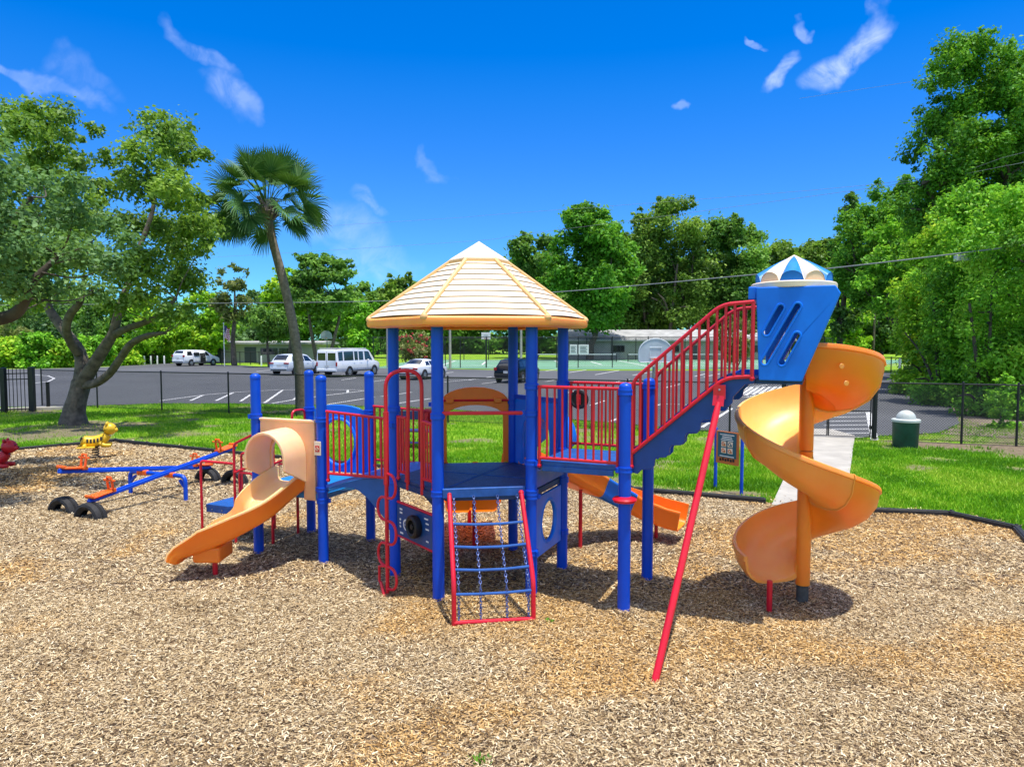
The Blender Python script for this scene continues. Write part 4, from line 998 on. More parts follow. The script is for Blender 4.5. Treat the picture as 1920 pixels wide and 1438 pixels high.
def chainfence(name,pts,H,label,pitch=.071,w=.008,pr=.03,cat='chain-link fence',post_at=None,mt='black'):
    root=empty(name,(pts[0][0],pts[0][1],0),0,label,cat); of=Vector((pts[0][0],pts[0][1],0))
    m=MB(); r=MB()
    for a,b in zip(pts,pts[1:]):
        wires(m,Vector(a[:2])-of.to_2d(),Vector(b[:2])-of.to_2d(),.04,H-.03,pitch,w)
        for z in (H-.02,): r.tube([Vector((a[0],a[1],z))-of,Vector((b[0],b[1],z))-of],pr*.7,8)
        r.tube([Vector((a[0],a[1],.06))-of,Vector((b[0],b[1],.06))-of],.006,6)
    m.build('chain_mesh',M[mt],root,smooth=0); r.build('top_rail',M[mt],root)
    pm_=None
    for p in (post_at or pts):
        if pm_ is None:
            q=MB(); q.tube([(0,0,-.1),(0,0,H+.02)],pr,10); q.ball((0,0,H+.02),pr*1.15,8); pm_=q.build('fence_post',M[mt],root); o=pm_
        else: o=pm_.copy(); col.objects.link(o); o.parent=root
        o.location=Vector((p[0],p[1],0))-of
    return root
def fl(u): return (FL0.x+FLd.x*u,FL0.y+FLd.y*u)
def fu(px): # distance along the fence where a photo column crosses it
    k=(px-960)/FPX; return (k*FL0.y-FL0.x)/(FLd.x-k*FLd.y)
ug0,ug1=fu(1474),fu(1640)
posts=[fl(fu(x)) for x in (76,180,301,427)]
u=fu(427)+3.05
while u<ug0-1.2: posts.append(fl(u)); u+=3.05
posts.append(fl(ug0))
chainfence('chain_link_fence',posts,1.55,'long black chain-link fence between the lawn and the parking lot, left of the gate')
rp_=[fl(ug1),fl(fu(1808)),fl(fu(1912)),fl(fu(1912)+3.05),fl(fu(1912)+6.1)]
chainfence('chain_link_fence',rp_,1.62,'short black chain-link fence behind the green trash bin, right of the gate')
gt=empty('gate',(*fl(ug0),0),math.atan2(FLd.y,FLd.x),'black chain-link double gate closed across the concrete path','gate'); W=ug1-ug0
for a,b in ((.06,W/2-.02),(W/2+.02,W-.06)):
    m=MB(); m.tube([(a,0,.08),(a,0,1.5),(b,0,1.5),(b,0,.08)],.022,8,closed=True); m.tube([(a,0,.8),(b,0,.8)],.018,8); lf=m.build('gate_leaf',M['black'],gt)
    m=MB(); wires(m,(a,0),(b,0),.1,1.48,.071,.0068); m.build('chain_mesh',M['black'],lf,smooth=0)
    m=MB(); e=a if a<1 else b
    for z in (.35,1.2): m.tube([(e,0,z-.05),(e,0,z+.05)],.035,8)
    m.build('hinge',M['black'],lf)
for x in (-.06,W+.06):
    m=MB(); m.tube([(x,0,-.1),(x,0,1.66)],.045,10); m.ball((x,0,1.66),.05,8); m.build('gate_post',M['black'],gt)
# picket fence at the far left
a=gp(62,771);b=gp(28,774); 
pf=empty('picket_fence',(a.x,a.y,0),0,'black metal picket fence at the far left edge beside the lawn','picket fence')
dirp=Vector((-.42,-1.0,0)).normalized(); dirp=Vector((-.80,-.75,0)).normalized()
Lp=4.2
for z in (.12,1.28,1.5):
    m=MB(); m.bar(Vector((0,0,z)),dirp*Lp+Vector((0,0,z)),.035,.04); m.build('fence_rail',M['black'],pf)
n=34
pk=MB(); pk.box((0,0,.86),(.02,.02,1.66)); pk.lathe([(.014,1.69),(0,1.74)],(0,0,0),4)
for i in range(1,n):
    if i==1: p0_=pk.build('picket',M['black'],pf); o=p0_
    else: o=p0_.copy(); col.objects.link(o); o.parent=pf
    o.location=dirp*(Lp*i/n)
for k in (0,.92,Lp):
    m=MB(); m.box(dirp*k+Vector((0,0,.84)),(.17,.17,1.74)); m.box(dirp*k+Vector((0,0,1.72)),(.20,.20,.03)); m.build('fence_post',M['black'],pf,bevel=.008)
m=MB(); q=gp(91,768); m.box((q.x,q.y,.55),(.10,.10,1.1)); m.box((q.x,q.y,1.11),(.12,.12,.02)); tag(m.build('bollard',M['black'],bevel=.008),'lone black post standing between the picket fence and the leaning tree','post')
# tall court fence
yc=73.5; 
def X_at(px,Y): return (px-960)/FPX*Y
cpts=[(X_at(700,yc+3),yc+3),(X_at(732,yc+2),yc+2)]+[(X_at(px,yc),yc) for px in (770,800,835,863,912,955,1001,1044,1065,1084,1148,1215,1278,1345,1410,1480,1545)]
chainfence('court_fence',cpts,3.2,'tall dark chain-link fence in front of the green sport courts',pitch=.24,w=.010,pr=.05,cat='fence')
cpts=[(X_at(px,104),104) for px in range(640,1561,46)]
chainfence('court_fence',cpts,3.2,'tall dark chain-link fence behind the green sport courts',pitch=.34,w=.013,pr=.06,cat='fence')
for px,w_,lab in ((1075,.75,'small white notice on the court fence, nearer the roof of the play structure'),(1094,1.05,'larger white notice on the court fence, right of the small one')):
    m=MB(); x=X_at(px,yc); z=at(px,655,yc).z; m.box((x,yc-.08,z),(w_,.03,.95)); o=m.build('notice_sign',M['white'],bevel=.01); tag(o,lab,'sign')
    m=MB()
    for i in range(5): m.box((x+(-.05 if i%2 else 0),yc-.10,z+.3-.15*i),(w_*(.7-.1*(i%2)),.012,.05))
    m.build('text_line',M['trim'],o)
def net(p0,p1,lab):
    a=Vector((p0,94.5,0)); L=p1-p0; r=empty('tennis_net',a,0,lab,'net')
    m=MB(); wires(m,(0,0),(L,0),.02,1.0,.16,.018); m.build('net_mesh',M['black'],r,smooth=0)
    m=MB(); m.box((L/2,0,1.02),(L,.03,.10)); m.build('net_band',M['white'],r)
    for x in (-.05,L+.05):
        m=MB(); m.tube([(x,0,0),(x,0,1.1)],.05,8); m.build('net_post',M['black'],r)
net(X_at(1004,94.5),X_at(1155,94.5),'tennis net nearer the middle of the courts, left of the fan backboard')
net(X_at(1178,94.5),X_at(1400,94.5),'tennis net seen behind the red stair balustrade')

# ------------------------------------------------------------------ playground things
# double seesaw
sw=empty('seesaw',(-6.25,12.4,0),0,'blue double seesaw with orange seats and two crossing beams','seesaw'); O=Vector((-6.25,12.4,0))
bd=Vector((.92,-.39,0)); pd=Vector((.39,.92,0))
pa=Vector((-6.55,12.5,.46))-O; pb=Vector((-5.96,12.27,.46))-O
e0=pa-bd*.32; e1=pb+bd*.36
m=MB(); m.tube(fillet([(e0.x,e0.y,-.1),(e0.x,e0.y,.43),(e1.x,e1.y,.43),(e1.x,e1.y,-.1)],.12),.036,12); m.build('support_frame',M['blue'],sw)
m=MB()
for e,sg in ((e0,1),(e1,-1)): m.bar(e+Vector((0,0,.22))-Vector((0,0,e.z)),Vector((e.x,e.y,.36))+bd*.13*sg,.05,.03)
m.build('gusset',M['blue'],sw)
for pv,zn,zf in ((pa,.70,.27),(pb,.27,.70)):
    n_=Vector((pv.x,pv.y,zn))-pd*1.52; f_=Vector((pv.x,pv.y,zf))+pd*1.52
    m=MB(); m.bar(n_,f_,.085,.055); m.bar(n_+Vector((0,0,.035)),f_+Vector((0,0,.035)),.04,.03); bo=m.build('beam',M['blue'],sw,bevel=.012)
    m=MB(); m.bar(pv-bd*.11+Vector((0,0,-.03)),pv+bd*.11+Vector((0,0,-.03)),.10,.09); m.build('pivot_clamp',M['amber'],sw,bevel=.02)
    dv=(f_-n_).normalized(); up=bd.cross(dv); up=up if up.z>0 else -up
    ax=Matrix((dv,bd,up)).transposed()
    for e,sg in ((n_,1),(f_,-1)):
        m=MB(); c=e+dv*sg*.19+up*.055; m.box(c,(.34,.22,.03),ax=ax); m.box(c-dv*sg*.16+up*.02,(.04,.20,.05),ax=ax); m.build('seat',M['amber'],bo,bevel=.015)
        m=MB(); c=e+dv*sg*.40+up*.05
        m.tube([c-bd*.05,c-bd*.055+up*.14,c-bd*.04+up*.22,c+bd*.04+up*.22,c+bd*.055+up*.14,c+bd*.05],.02,8); m.tube([c-bd*.12+up*.17,c+bd*.12+up*.17],.016,8); m.box(c+up*.0,(.10,.12,.05),ax=ax); m.build('handle',M['amber'],bo)
# half buried tyres
def tyre(p,yaw,lab,r=.29,w=.20,dz=-.02):
    m=MB(); q=Matrix.Rotation(yaw,3,'Z')@Matrix.Rotation(PI/2,3,'X')
    pr=[(r-.10,-w/2+.03),(r-.05,-w/2),(r-.015,-w/2+.012),(r,-w/2+.04),(r+.003,-.02),(r-.006,-.017),(r-.006,-.003),(r+.004,0),(r-.006,.003),(r-.006,.017),(r+.003,.02),(r,w/2-.04),(r-.015,w/2-.012),(r-.05,w/2),(r-.10,w/2-.03),(r-.11,w/2-.05),(r-.10,w/2-.05),(r-.06,w/2-.03),(r-.03,0),(r-.06,-w/2+.03),(r-.10,-w/2+.05),(r-.11,-w/2+.05)]
    pr.append(pr[0]); m.lathe(pr,(0,0,dz),36,axis=q); o=m.build('tyre',M['rubber'],smooth=35); o.location=(p.x,p.y,0); tag(o,lab,'tyre','half buried tyres under the seesaw'); return o
ya=math.atan2(bd.y,bd.x)
tyre(gp(120,962),ya,'half buried black tyre at the far left, under the raised seesaw seat'); tyre(gp(170,974),ya,'half buried black tyre nearest the camera, under the lowered seesaw seat')
tyre(gp(390,902),ya,'half buried black tyre behind the red hand rail, under the low far seesaw end'); tyre(gp(440,906),ya,'half buried black tyre closest to the play structure steps')
# spring riders
def rider(p,yaw,body_m,lab,stripes,s=1.0):
    r=empty('spring_rider',(p.x,p.y,0),yaw,lab,'spring rider'); r.scale=(s,s,s)
    m=MB(); pts=crom([(-.30,0,.50),(-.22,0,.47),(-.05,0,.45),(.12,0,.49),(.22,0,.56),(.27,0,.63)],5); k=len(pts)
    rad=[.10+.045*sin(PI*min(1,.15+i/(k-1)*.9)) for i in range(k)]; rad[0]=.085
    m.tube(pts,rad,16); b=m.build('body',body_m,r,smooth=60)
    m=MB(); m.ball((-.305,0,.505),(.03,.082,.088),14); m.build('tail_end',M['black'],b)
    m=MB(); m.ball((.33,0,.76),(.155,.15,.15),18); m.ball((.455,0,.73),(.065,.085,.06),12); hd=m.build('head',body_m,r,smooth=60)
    for y in (-.09,.09):
        m=MB(); m.ball((.27,y,.90),(.035,.045,.045),10); m.build('ear',body_m,hd)
        m=MB(); m.ball((.46,y*.55,.80),.018,8); m.build('eye',M['black'],hd)
    m=MB(); m.ball((.515,0,.75),(.02,.03,.018),8); m.build('nose',M['black'],hd)
    for y in (-.15,.15):
        m=MB(); m.tube(crom([(.10,y*.6,.42),(.22,y,.36),(.36,y*1.05,.36)],4),[.05,.055,.055,.055,.05,.05,.05,.045,.04][:9],10); m.build('front_paw',body_m,r,smooth=60)
        m=MB(); m.box((-.20,y*1.35,.335),(.42,.16,.035)); m.tube([(-.2,y*.5,.40),(-.25,y*1.2,.34)],.05,8); m.build('foot_rest',body_m,r,bevel=.016)
        m=MB(); m.tube([(.20,y*.6,.72),(.18,y*1.6,.75)],.017,8); m.build('handle',M['black'],r)
        if stripes:
            m=MB()
            for i in range(5):
                x=-.16+.075*i; q0=[]
                i0=min(range(k),key=lambda j:abs(pts[j].x-x)); c=pts[i0]; rr_=rad[i0]+.004
                for da in (-.26,-.08,.1,.28,.45):
                    for dx in (-.022,.022): q0.append((x+dx,math.copysign(rr_*cos(da+.15),y),c.z+rr_*sin(da+.15)))
                m.add(q0,[(2*j,2*j+1,2*j+3,2*j+2) for j in range(4)])
            m.build('stripes',M['black'],b)
    m=MB(); m.tube([(.0+.075*cos(t),.075*sin(t),.02+t*.0098) for t in np.linspace(0,2*PI*5.3,90)],.014,6); m.box((0,0,.36),(.2,.2,.03)); m.build('spring',M['black'],r)
    m=MB(); m.box((0,0,.03),(.34,.34,.02)); m.build('base_plate',M['black'],r,bevel=.005)
rider(gp(180,861),R(24),M['yellow'],'yellow spring rider animal with black stripes at the edge of the lawn',True,.92)
q=gp(-12,903); rider(q,R(12),M['redplastic'],'red spring rider animal cut off by the left edge of the photo',False,.9)
# rules sign
a=gp(1341,915);b=gp(1390,926); sg=empty('playground_sign',((a.x+b.x)/2,(a.y+b.y)/2,0),math.atan2(b.y-a.y,b.x-a.x),'teal rules board with orange border on two blue posts at the lawn edge','sign')
w=(b-a).length
for x in (-w/2,w/2):
    m=MB(); m.tube([(x,0,-.1),(x,0,1.12)],.03,10); m.ball((x,0,1.12),.031,8); m.build('sign_post',M['blue'],sg)
m=MB(); m.box((0,-.035,.80),(w*.86,.02,.60)); bo=m.build('sign_board',M['orangesign'],sg,bevel=.006)
m=MB(); m.box((0,-.047,.85),(w*.70,.006,.46)); m.build('sign_face',M['teal'],bo)
m=MB()
for i,(z,l) in enumerate(((1.04,.30),(1.005,.2),(.975,.22),(.945,.26),(.645,.3))): m.box((0,-.052,z),(l*w/.5*.9,.004,.016))
m.build('sign_text',M['white'],bo)
for i,(x,z) in enumerate(((-.075,.87),(.075,.87),(-.075,.75),(.075,.75))):
    m=MB(); m.box((x,-.052,z),(.115,.006,.10)); o=m.build('sign_icon',M['ivory'],bo,bevel=.02)
    m=MB(); m.lathe([(.018,0),(.028,.003),(.036,0)],(x-.01,-.056,z),14,axis=Matrix.Rotation(PI/2,3,'X')); m.box((x+.025,-.057,z-.02),(.04,.004,.03)); m.build('sign_icon_mark',M['amber' if i in(0,2,3) else 'teal'],o)
m=MB()
for i in range(6): m.box((-.15+.06*i,-.048,.575+.01*(i%2)),(.045,.004,.05))
m.build('sign_picture',M['trim'],bo)
# trash bin
q=gp(1697,838); tbn=empty('trash_bin',(q.x,q.y,0),0,'dark green trash bin with a pale dome lid near the gate','trash bin')
m=MB(); m.lathe([(0,0),(.29,0),(.30,.02),(.315,.66),(.32,.68),(.30,.69),(0,.69)],(0,0,0),32); m.build('bin_body',M['bingreen'],tbn)
m=MB(); m.lathe([(.33,.66),(.345,.665),(.345,.72),(.325,.735),(.24,.745)]+[(.235*cos(a),.745+.22*sin(a)) for a in np.linspace(0,PI/2,9)],(0,0,0),32); m.build('dome_lid',M['lid'],tbn,smooth=40)
# blue bench seen through the rails
q=at(776,838,18.5); bn_=empty('bench',(q.x,18.4,0),R(-12),'dark blue bench on the lawn seen through the red rails','bench')
for z,y,n_,d in ((.82,.16,'backrest',(1.15,.03,.22)),(.45,-.1,'seat',(1.15,.40,.04)),(.16,-.3,'foot_board',(1.1,.2,.03))):
    m=MB(); m.box((0,y,z),d); m.build(n_,mat('bench_paint',(.015,.03,.12),.5) if 'bench_paint' not in bpy.data.materials else bpy.data.materials['bench_paint'],bn_,bevel=.008)
for x in (-.45,.45):
    m=MB(); m.tube([(x,.15,0),(x,.17,.85)],.025,8); m.tube([(x,-.25,0),(x,-.25,.44)],.025,8); m.tube([(x,.15,.42),(x,-.25,.42)],.02,8); m.build('leg',M['black'],bn_)
# basketball hoops
def hoop_fan(p,zc,w,lab,yaw=0,pole_h=None):
    r=empty('basketball_hoop',(p[0],p[1],0),yaw,lab,'basketball hoop'); h=w*.70
    ol=[(-w/2,zc-h*.42),(-w/2+.06,zc-h*.5),(w/2-.06,zc-h*.5),(w/2,zc-h*.42)]+[(w/2*cos(R(a)),zc-h*.1+h*.6*sin(R(a))) for a in range(0,181,12)]
    m=MB(); m.plate(ol,[],.04,((0,-.32,0),(1,0,0),(0,0,1))); bo=m.build('backboard',M['board'],r,bevel=.008)
    m=MB(); m.tube([(x*.96,-.345,zc+(z-zc)*.96) for x,z in ol],.012,5,closed=True)
    m.tube([(-w*.17,-.345,zc-h*.3),(-w*.17,-.345,zc+h*.12),(w*.17,-.345,zc+h*.12),(w*.17,-.345,zc-h*.3)],.014,5,closed=True); m.build('backboard_lines',M['boardline'],bo)
    m=MB(); m.tube([(.22*cos(t),-.57+.22*sin(t),zc-h*.36) for t in np.linspace(0,2*PI,21)[:-1]],.01,6,closed=True); m.box((0,-.35,zc-h*.36),(.12,.05,.08)); m.build('rim',M['amber'],r)
    m=MB()
    for i in range(10):
        t=2*PI*i/10; t2=t+PI/10
        m.tube([(.22*cos(t),-.57+.22*sin(t),zc-h*.36),(.13*cos(t2),-.57+.13*sin(t2),zc-h*.36-.3)],.005,4); m.tube([(.22*cos(t),-.57+.22*sin(t),zc-h*.36),(.13*cos(t-PI/10),-.57+.13*sin(t-PI/10),zc-h*.36-.3)],.005,4)
    m.build('net',M['white'],r)
    m=MB(); m.tube([(0,0,0),(0,0,zc-h*.2)],.055,10); m.tube([(0,0,zc-h*.25),(0,-.31,zc)],.035,8); m.tube([(0,0,zc-h*.6),(0,-.31,zc-h*.3)],.03,8); m.build('pole',M['galv'],r)
    return r
q=at(1229,657,28.0); hoop_fan((q.x,28.3),q.z,1.37,'low basketball hoop with grey fan backboard just beyond the fence, behind the red stairs')
q=at(613,628,88); hoop_fan((q.x,88),q.z,1.40,'distant basketball hoop with pale fan backboard behind the white van')
q=at(911,630,74.5); r=empty('basketball_hoop',(q.x,75,0),0,'white rectangular backboard on a black pole under the roof of the play structure','basketball hoop')
m=MB(); m.box((0,-.3,q.z),(.95,.05,.72)); bo=m.build('backboard',M['white'],r,bevel=.01); m=MB(); m.tube([(-.2,-.335,q.z-.2),(-.2,-.335,q.z+.12),(.2,-.335,q.z+.12),(.2,-.335,q.z-.2)],.014,5,closed=True); m.build('backboard_lines',M['galv'],bo)
m=MB(); m.tube([(0,0,0),(0,0,q.z-.1)],.06,8); m.tube([(0,0,q.z-.15),(0,-.28,q.z)],.04,6); m.build('pole',M['black'],r)
m=MB(); m.tube([(.22*cos(t),-.56+.22*sin(t),q.z-.3) for t in np.linspace(0,2*PI,17)[:-1]],.012,5,closed=True); m.build('rim',M['amber'],r)
# pale light poles at the courts
for px,Y,lab in ((977,73.0,'pale light pole standing by the courts behind the black car'),(844,72.6,'pale light pole by the courts, right of the pink flowering bush'),(727,73.5,'pale light pole by the courts, directly behind the white van')):
    x=X_at(px,Y); r=empty('light_pole',(x,Y,0),0,lab,'light pole'); m=MB(); m.tube([(0,0,0),(0,0,6.2)],[.14,.10],10); m.build('pole',M['concrete'],r); m=MB(); m.box((0,-.2,6.25),(.5,.5,.16)); m.build('lamp_head',M['galv'],r,bevel=.03)
# ------------------------------------------------------------------ vehicles
def car(name,label,cat,rear,theta,st,paint,sidewin,topwin,wheels,wr=.34,lights=None,rearwin=None,extra=None,scale=1):
    """st: stations along the length (x, z bottom, z belt, z top, half width, half top width); origin under the rear bumper"""
    root=empty(name,(rear.x,rear.y,.014),theta,label,cat); root.scale=(scale,)*3
    def ringpts(s):
        x,zb,zl,zt,w,wt=s; mid_=zb+.38*(zl-zb)
        half=[(w*.90,zb),(w*.985,zb+.1),(w*1.0,mid_),(w*.99,zl-.06),(w*.965,zl),(wt+.02,zt-.07),(wt-.05,zt-.015),(wt*.55,zt+.012)]
        return [Vector((x,-y,z)) for y,z in half]+[Vector((x,y,z)) for y,z in half[::-1]]
    rings=[ringpts(s) for s in st]; n=len(rings[0]); m=MB()
    m.add([p for r in rings for p in r],[(i*n+j,i*n+(j+1)%n,(i+1)*n+(j+1)%n,(i+1)*n+j) for i in range(len(st)-1) for j in range(n)]+[tuple(range(n)),tuple((len(st)-1)*n+j for j in range(n))[::-1]])
    body=m.build('body',paint,root,smooth=38)
    def S(x):
        for a,b in zip(st,st[1:]):
            if a[0]<=x<=b[0]: t=(x-a[0])/(b[0]-a[0]) if b[0]>a[0] else 0; return [a[i]+(b[i]-a[i])*t for i in range(6)]
        return list(st[-1]) if x>st[-1][0] else list(st[0])
    def side(x,f,sg,o=.008):
        _,zb,zl,zt,w,wt=S(x); y=w*.965+(wt+.02-w*.965)*f; z=zl+(zt-.07-zl)*f; return Vector((x,sg*(y+o),z))
    def patch(P,nu=6,nv=2):
        m=MB(); m.add([P(i/nu,j/nv) for i in range(nu+1) for j in range(nv+1)],[(i*(nv+1)+j,(i+1)*(nv+1)+j,(i+1)*(nv+1)+j+1,i*(nv+1)+j+1) for i in range(nu) for j in range(nv)]); return m
    for (a,b,c,d,f0,f1) in sidewin:       # bottom x0,x1, top x0,x1
        for sg in (-1,1):
            patch(lambda u,v:side((a+(b-a)*u)*(1-v)+(c+(d-c)*u)*v,f0+(f1-f0)*v,sg)).build('window',M['glass'],root,smooth=30)
    for (x0,x1,k0,k1) in topwin:
        def P(u,v):
            x=x0+(x1-x0)*u; _,zb,zl,zt,w,wt=S(x); k=k0+(k1-k0)*u; yy=(wt-.05)*k*(2*v-1); zz=zt+.012+.01-.027*max(0,(abs(yy)/(wt-.05)-.55)/.45); return Vector((x,yy,zz))
        patch(P,6,6).build('windscreen' if x0>st[-1][0]*.45 else 'rear_window',M['glass'],root,smooth=30)
    for (y0,y1,z0,z1) in (rearwin or []):
        m=MB(); m.box((st[0][0]-.004,(y0+y1)/2,(z0+z1)/2),(.012,y1-y0,z1-z0)); m.build('rear_window',M['glass'],root,bevel=.02)
    wx=st[0][4]
    for x in wheels:
        for sg in (-1,1):
            w=S(x)[4]; y=sg*(w-.09); q=Matrix.Rotation(PI/2*(1 if sg<0 else -1),3,'X')
            m=MB(); m.lathe([(0,.101),(wr+.075,.101),(wr+.075,.0),(0,0)],(x,y,wr+.02),22,axis=q); m.build('wheel_arch',M['trim'],root)
            wh=MB(); wh.lathe([(wr*.62,.10),(wr*.66,.125),(wr*.93,.125),(wr,.10),(wr,-.09),(wr*.9,-.11),(0,-.11)],(x,y,wr),22,axis=q); wo=wh.build('wheel',M['rubber'],root,smooth=40)
            m=MB(); m.lathe([(0,.118),(wr*.12,.122),(wr*.16,.11),(wr*.22,.112),(wr*.60,.118),(wr*.66,.108)],(x,y,wr),20,axis=q)
            m.build('rim',M['rim'],wo)
            m=MB()
            for k in range(5):
                t=2*PI*k/5; c=Vector((x,y,wr))+q@Vector((wr*.4*cos(t),wr*.4*sin(t),.122)); m.lathe([(0,.004),(wr*.10,.003),(wr*.11,0)],c,8,axis=q)
            m.build('rim_opening',M['trim'],wo)
    L=st[-1][0]; zb=st[0][1]
    for (y,z,dy,dz,mt,nm) in (lights or []):
        for sg in (-1,1):
            m=MB(); m.box((st[0][0]+.03,sg*y,z),(.14,dy,dz)); m.build(nm,M[mt],root,bevel=.02)
    m=MB(); m.box((st[0][0]-.03,0,zb+.12),(.10,st[0][4]*1.86,.18)); m.build('bumper',paint if paint!=M['carblack'] else M['trim'],root,bevel=.03)
    m=MB(); m.box((st[0][0]-.035,0,zb+.02),(.08,st[0][4]*1.7,.10)); m.build('lower_trim',M['trim'],root,bevel=.02)
    m=MB(); m.box((L-.02,0,.45),(.12,st[-1][4]*1.9,.28)); m.build('front_bumper',paint,root,bevel=.04)
    for sg in (-1,1):
        s_=S(L*.66); m=MB(); m.ball((L*.665,sg*(s_[4]+.07),s_[2]+.06),(.07,.11,.08),10); m.build('wing_mirror',paint,root)
        m=MB(); m.box((L-.10,sg*st[-1][4]*.72,.70),(.2,.30,.14)); m.build('headlight',M['lid'],root,bevel=.03)
        m=MB()
        for x in (L*.36,L*.52):
            a_=S(x); m.box((x,sg*(a_[4]+.004),a_[2]-.10),(.14,.02,.03))
        m.build('door_handle',paint,root)
        m=MB(); 
        for x in (L*.26,L*.43,L*.62):
            a_=S(x); m.bar((x,sg*(a_[4]+.001),a_[1]+.12),(x,sg*(a_[4]*.985),a_[2]-.03),.006,.008,up=(1,0,0))
        m.bar((L*.2,sg*(S(L*.3)[4]*.985),S(L*.3)[1]+.08),(L*.78,sg*(S(L*.7)[4]*.985),S(L*.7)[1]+.08),.03,.06); m.build('door_seam',M['trim'],root)
    zp=zb+.42 if cat!='car' else zb+.34
    m=MB(); m.box((st[0][0]-.012,0,zp),(.02,.34,.17)); m.build('number_plate',M['plateM'],root)
    if extra: extra(root,S,side,patch)
    return root
TH=R(69)
van=[(0,.42,1.15,2.02,.94,.80),(.06,.40,1.17,2.10,.99,.86),(.6,.38,1.18,2.14,1.01,.88),(2.2,.38,1.18,2.15,1.01,.88),(4.2,.38,1.18,2.12,1.01,.87),(4.55,.38,1.18,2.05,1.01,.84),(5.15,.38,1.17,1.50,1.00,.84),(5.35,.38,1.16,1.22,.99,.86),(5.8,.38,1.08,1.14,.96,.82),(6.05,.42,.95,1.02,.90,.74),(6.1,.46,.85,.9,.84,.6)]
def van_extra(root,S,side,patch):
    m=MB()
    m.box((-.008,0,1.25),(.01,.02,1.4)); m.build('door_gap',M['trim'],root)
    m=MB(); m.box((2.2,0,2.185),(4.0,1.6,.03)); m.build('roof_panel',M['carwhite'],root,bevel=.015)
car('passenger_van','white passenger van with dark windows, parked in front of the court fence','van',gp(613,708),TH,van,M['carwhite'],
    [(.16,.72,.17,.72,.10,.86),(.88,2.15,.88,2.15,.10,.86),(2.3,2.78,2.3,2.78,.10,.86),(2.92,3.55,2.92,3.55,.10,.86),(3.75,4.85,3.75,4.42,.10,.88)],[(4.62,5.12,.92,.92)],[1.55,5.1],.37,
    [(.88,1.0,.13,.30,'lamp','tail_light')],[(-.80,-.10,1.28,1.86),(.10,.80,1.28,1.86)],van_extra)
suv=[(0,.45,.95,1.02,.86,.74),(.08,.36,1.05,1.14,.93,.76),(.30,.34,1.08,1.42,.95,.70),(.62,.33,1.09,1.64,.96,.68),(1.3,.33,1.08,1.70,.97,.69),(2.4,.33,1.06,1.70,.97,.68),(2.9,.33,1.05,1.62,.97,.66),(3.6,.33,1.03,1.16,.96,.74),(4.2,.34,.98,1.05,.94,.78),(4.7,.38,.86,.93,.88,.70),(4.85,.45,.75,.8,.80,.58)]
suvwin=[(.55,1.15,.75,1.15,.14,.86),(1.22,2.12,1.22,2.12,.12,.88),(2.2,3.2,2.2,2.82,.12,.90)]
car('parked_suv','silvery white SUV partly hidden by the palm trunk, left of the white van','car',gp(523,704.5),R(71),suv,M['carsilver'],suvwin,[(.14,.58,.88,.90),(2.96,3.52,.93,.93)],[.92,3.85],.36,[(.70,.98,.42,.12,'lamp','tail_light')])
car('parked_suv','black SUV parked alone, seen between the blue posts under the cream roof','car',gp(948,719),R(68),suv,M['carblack'],suvwin,[(.14,.58,.88,.90),(2.96,3.52,.93,.93)],[.92,3.85],.37,[(.80,1.0,.22,.20,'lamp','tail_light')],scale=.92)
sed=[(0,.42,.82,.90,.80,.66),(.08,.32,.92,.98,.88,.72),(.55,.30,.96,1.03,.91,.74),(.75,.30,.97,1.08,.92,.70),(1.45,.29,.97,1.40,.92,.60),(2.1,.29,.96,1.45,.92,.59),(2.6,.29,.95,1.41,.92,.59),(3.35,.30,.93,1.04,.92,.70),(4.2,.31,.86,.92,.89,.74),(4.65,.36,.74,.80,.82,.62),(4.75,.42,.64,.68,.74,.5)]
car('parked_sedan','white sedan half hidden behind the blue roof posts and the red loop climber','car',gp(763,713),R(68),sed,M['carwhite'],[(1.05,1.85,1.4,1.85,.14,.86),(1.93,3.05,1.93,2.62,.14,.88)],[(.80,1.42,.95,.9),(2.66,3.28,.92,.95)],[.95,3.75],.33,[(.66,.80,.36,.13,'lamp','tail_light')])
mini=[(0,.45,1.02,1.10,.88,.78),(.06,.36,1.08,1.35,.95,.80),(.28,.33,1.10,1.66,.98,.74),(.6,.32,1.10,1.76,.99,.74),(1.6,.32,1.09,1.78,1.0,.74),(2.9,.32,1.07,1.74,1.0,.73),(3.3,.32,1.06,1.64,.99,.70),(4.2,.33,1.04,1.14,.97,.76),(4.7,.35,.94,1.0,.93,.76),(5.0,.4,.82,.88,.86,.64),(5.1,.46,.7,.76,.78,.5)]
def mini_extra(root,S,side,patch):
    P=lambda u,v:Vector((2.05+.85*u,-(S(2.05+.85*u)[4]*(1-.27*max(0,(v-.55)/.45))+.012),.42+1.2*v))
    patch(P,4,6).build('door_opening',M['trim'],root)
    m=MB(); m.box((2.62,-.93,.95),(.12,.05,.55)); m.build('seat_side',M['galv'],root,bevel=.03)
    P=lambda u,v:Vector((1.12+.95*u,-(S(1.5)[4]*(1-.2*max(0,(v-.55)/.45))+.10),.40+1.18*v)); d=patch(P,4,6).build('sliding_door',M['carwhite'],root)
    so=d.modifiers.new('shell','SOLIDIFY'); so.thickness=.05
    P=lambda u,v:Vector((1.2+.78*u,-(S(1.5)[4]*(1-.2*max(0,(.60+.34*v-.55)/.45))+.155),.40+1.18*(.60+.34*v))); patch(P,4,3).build('door_window',M['glass'],d)
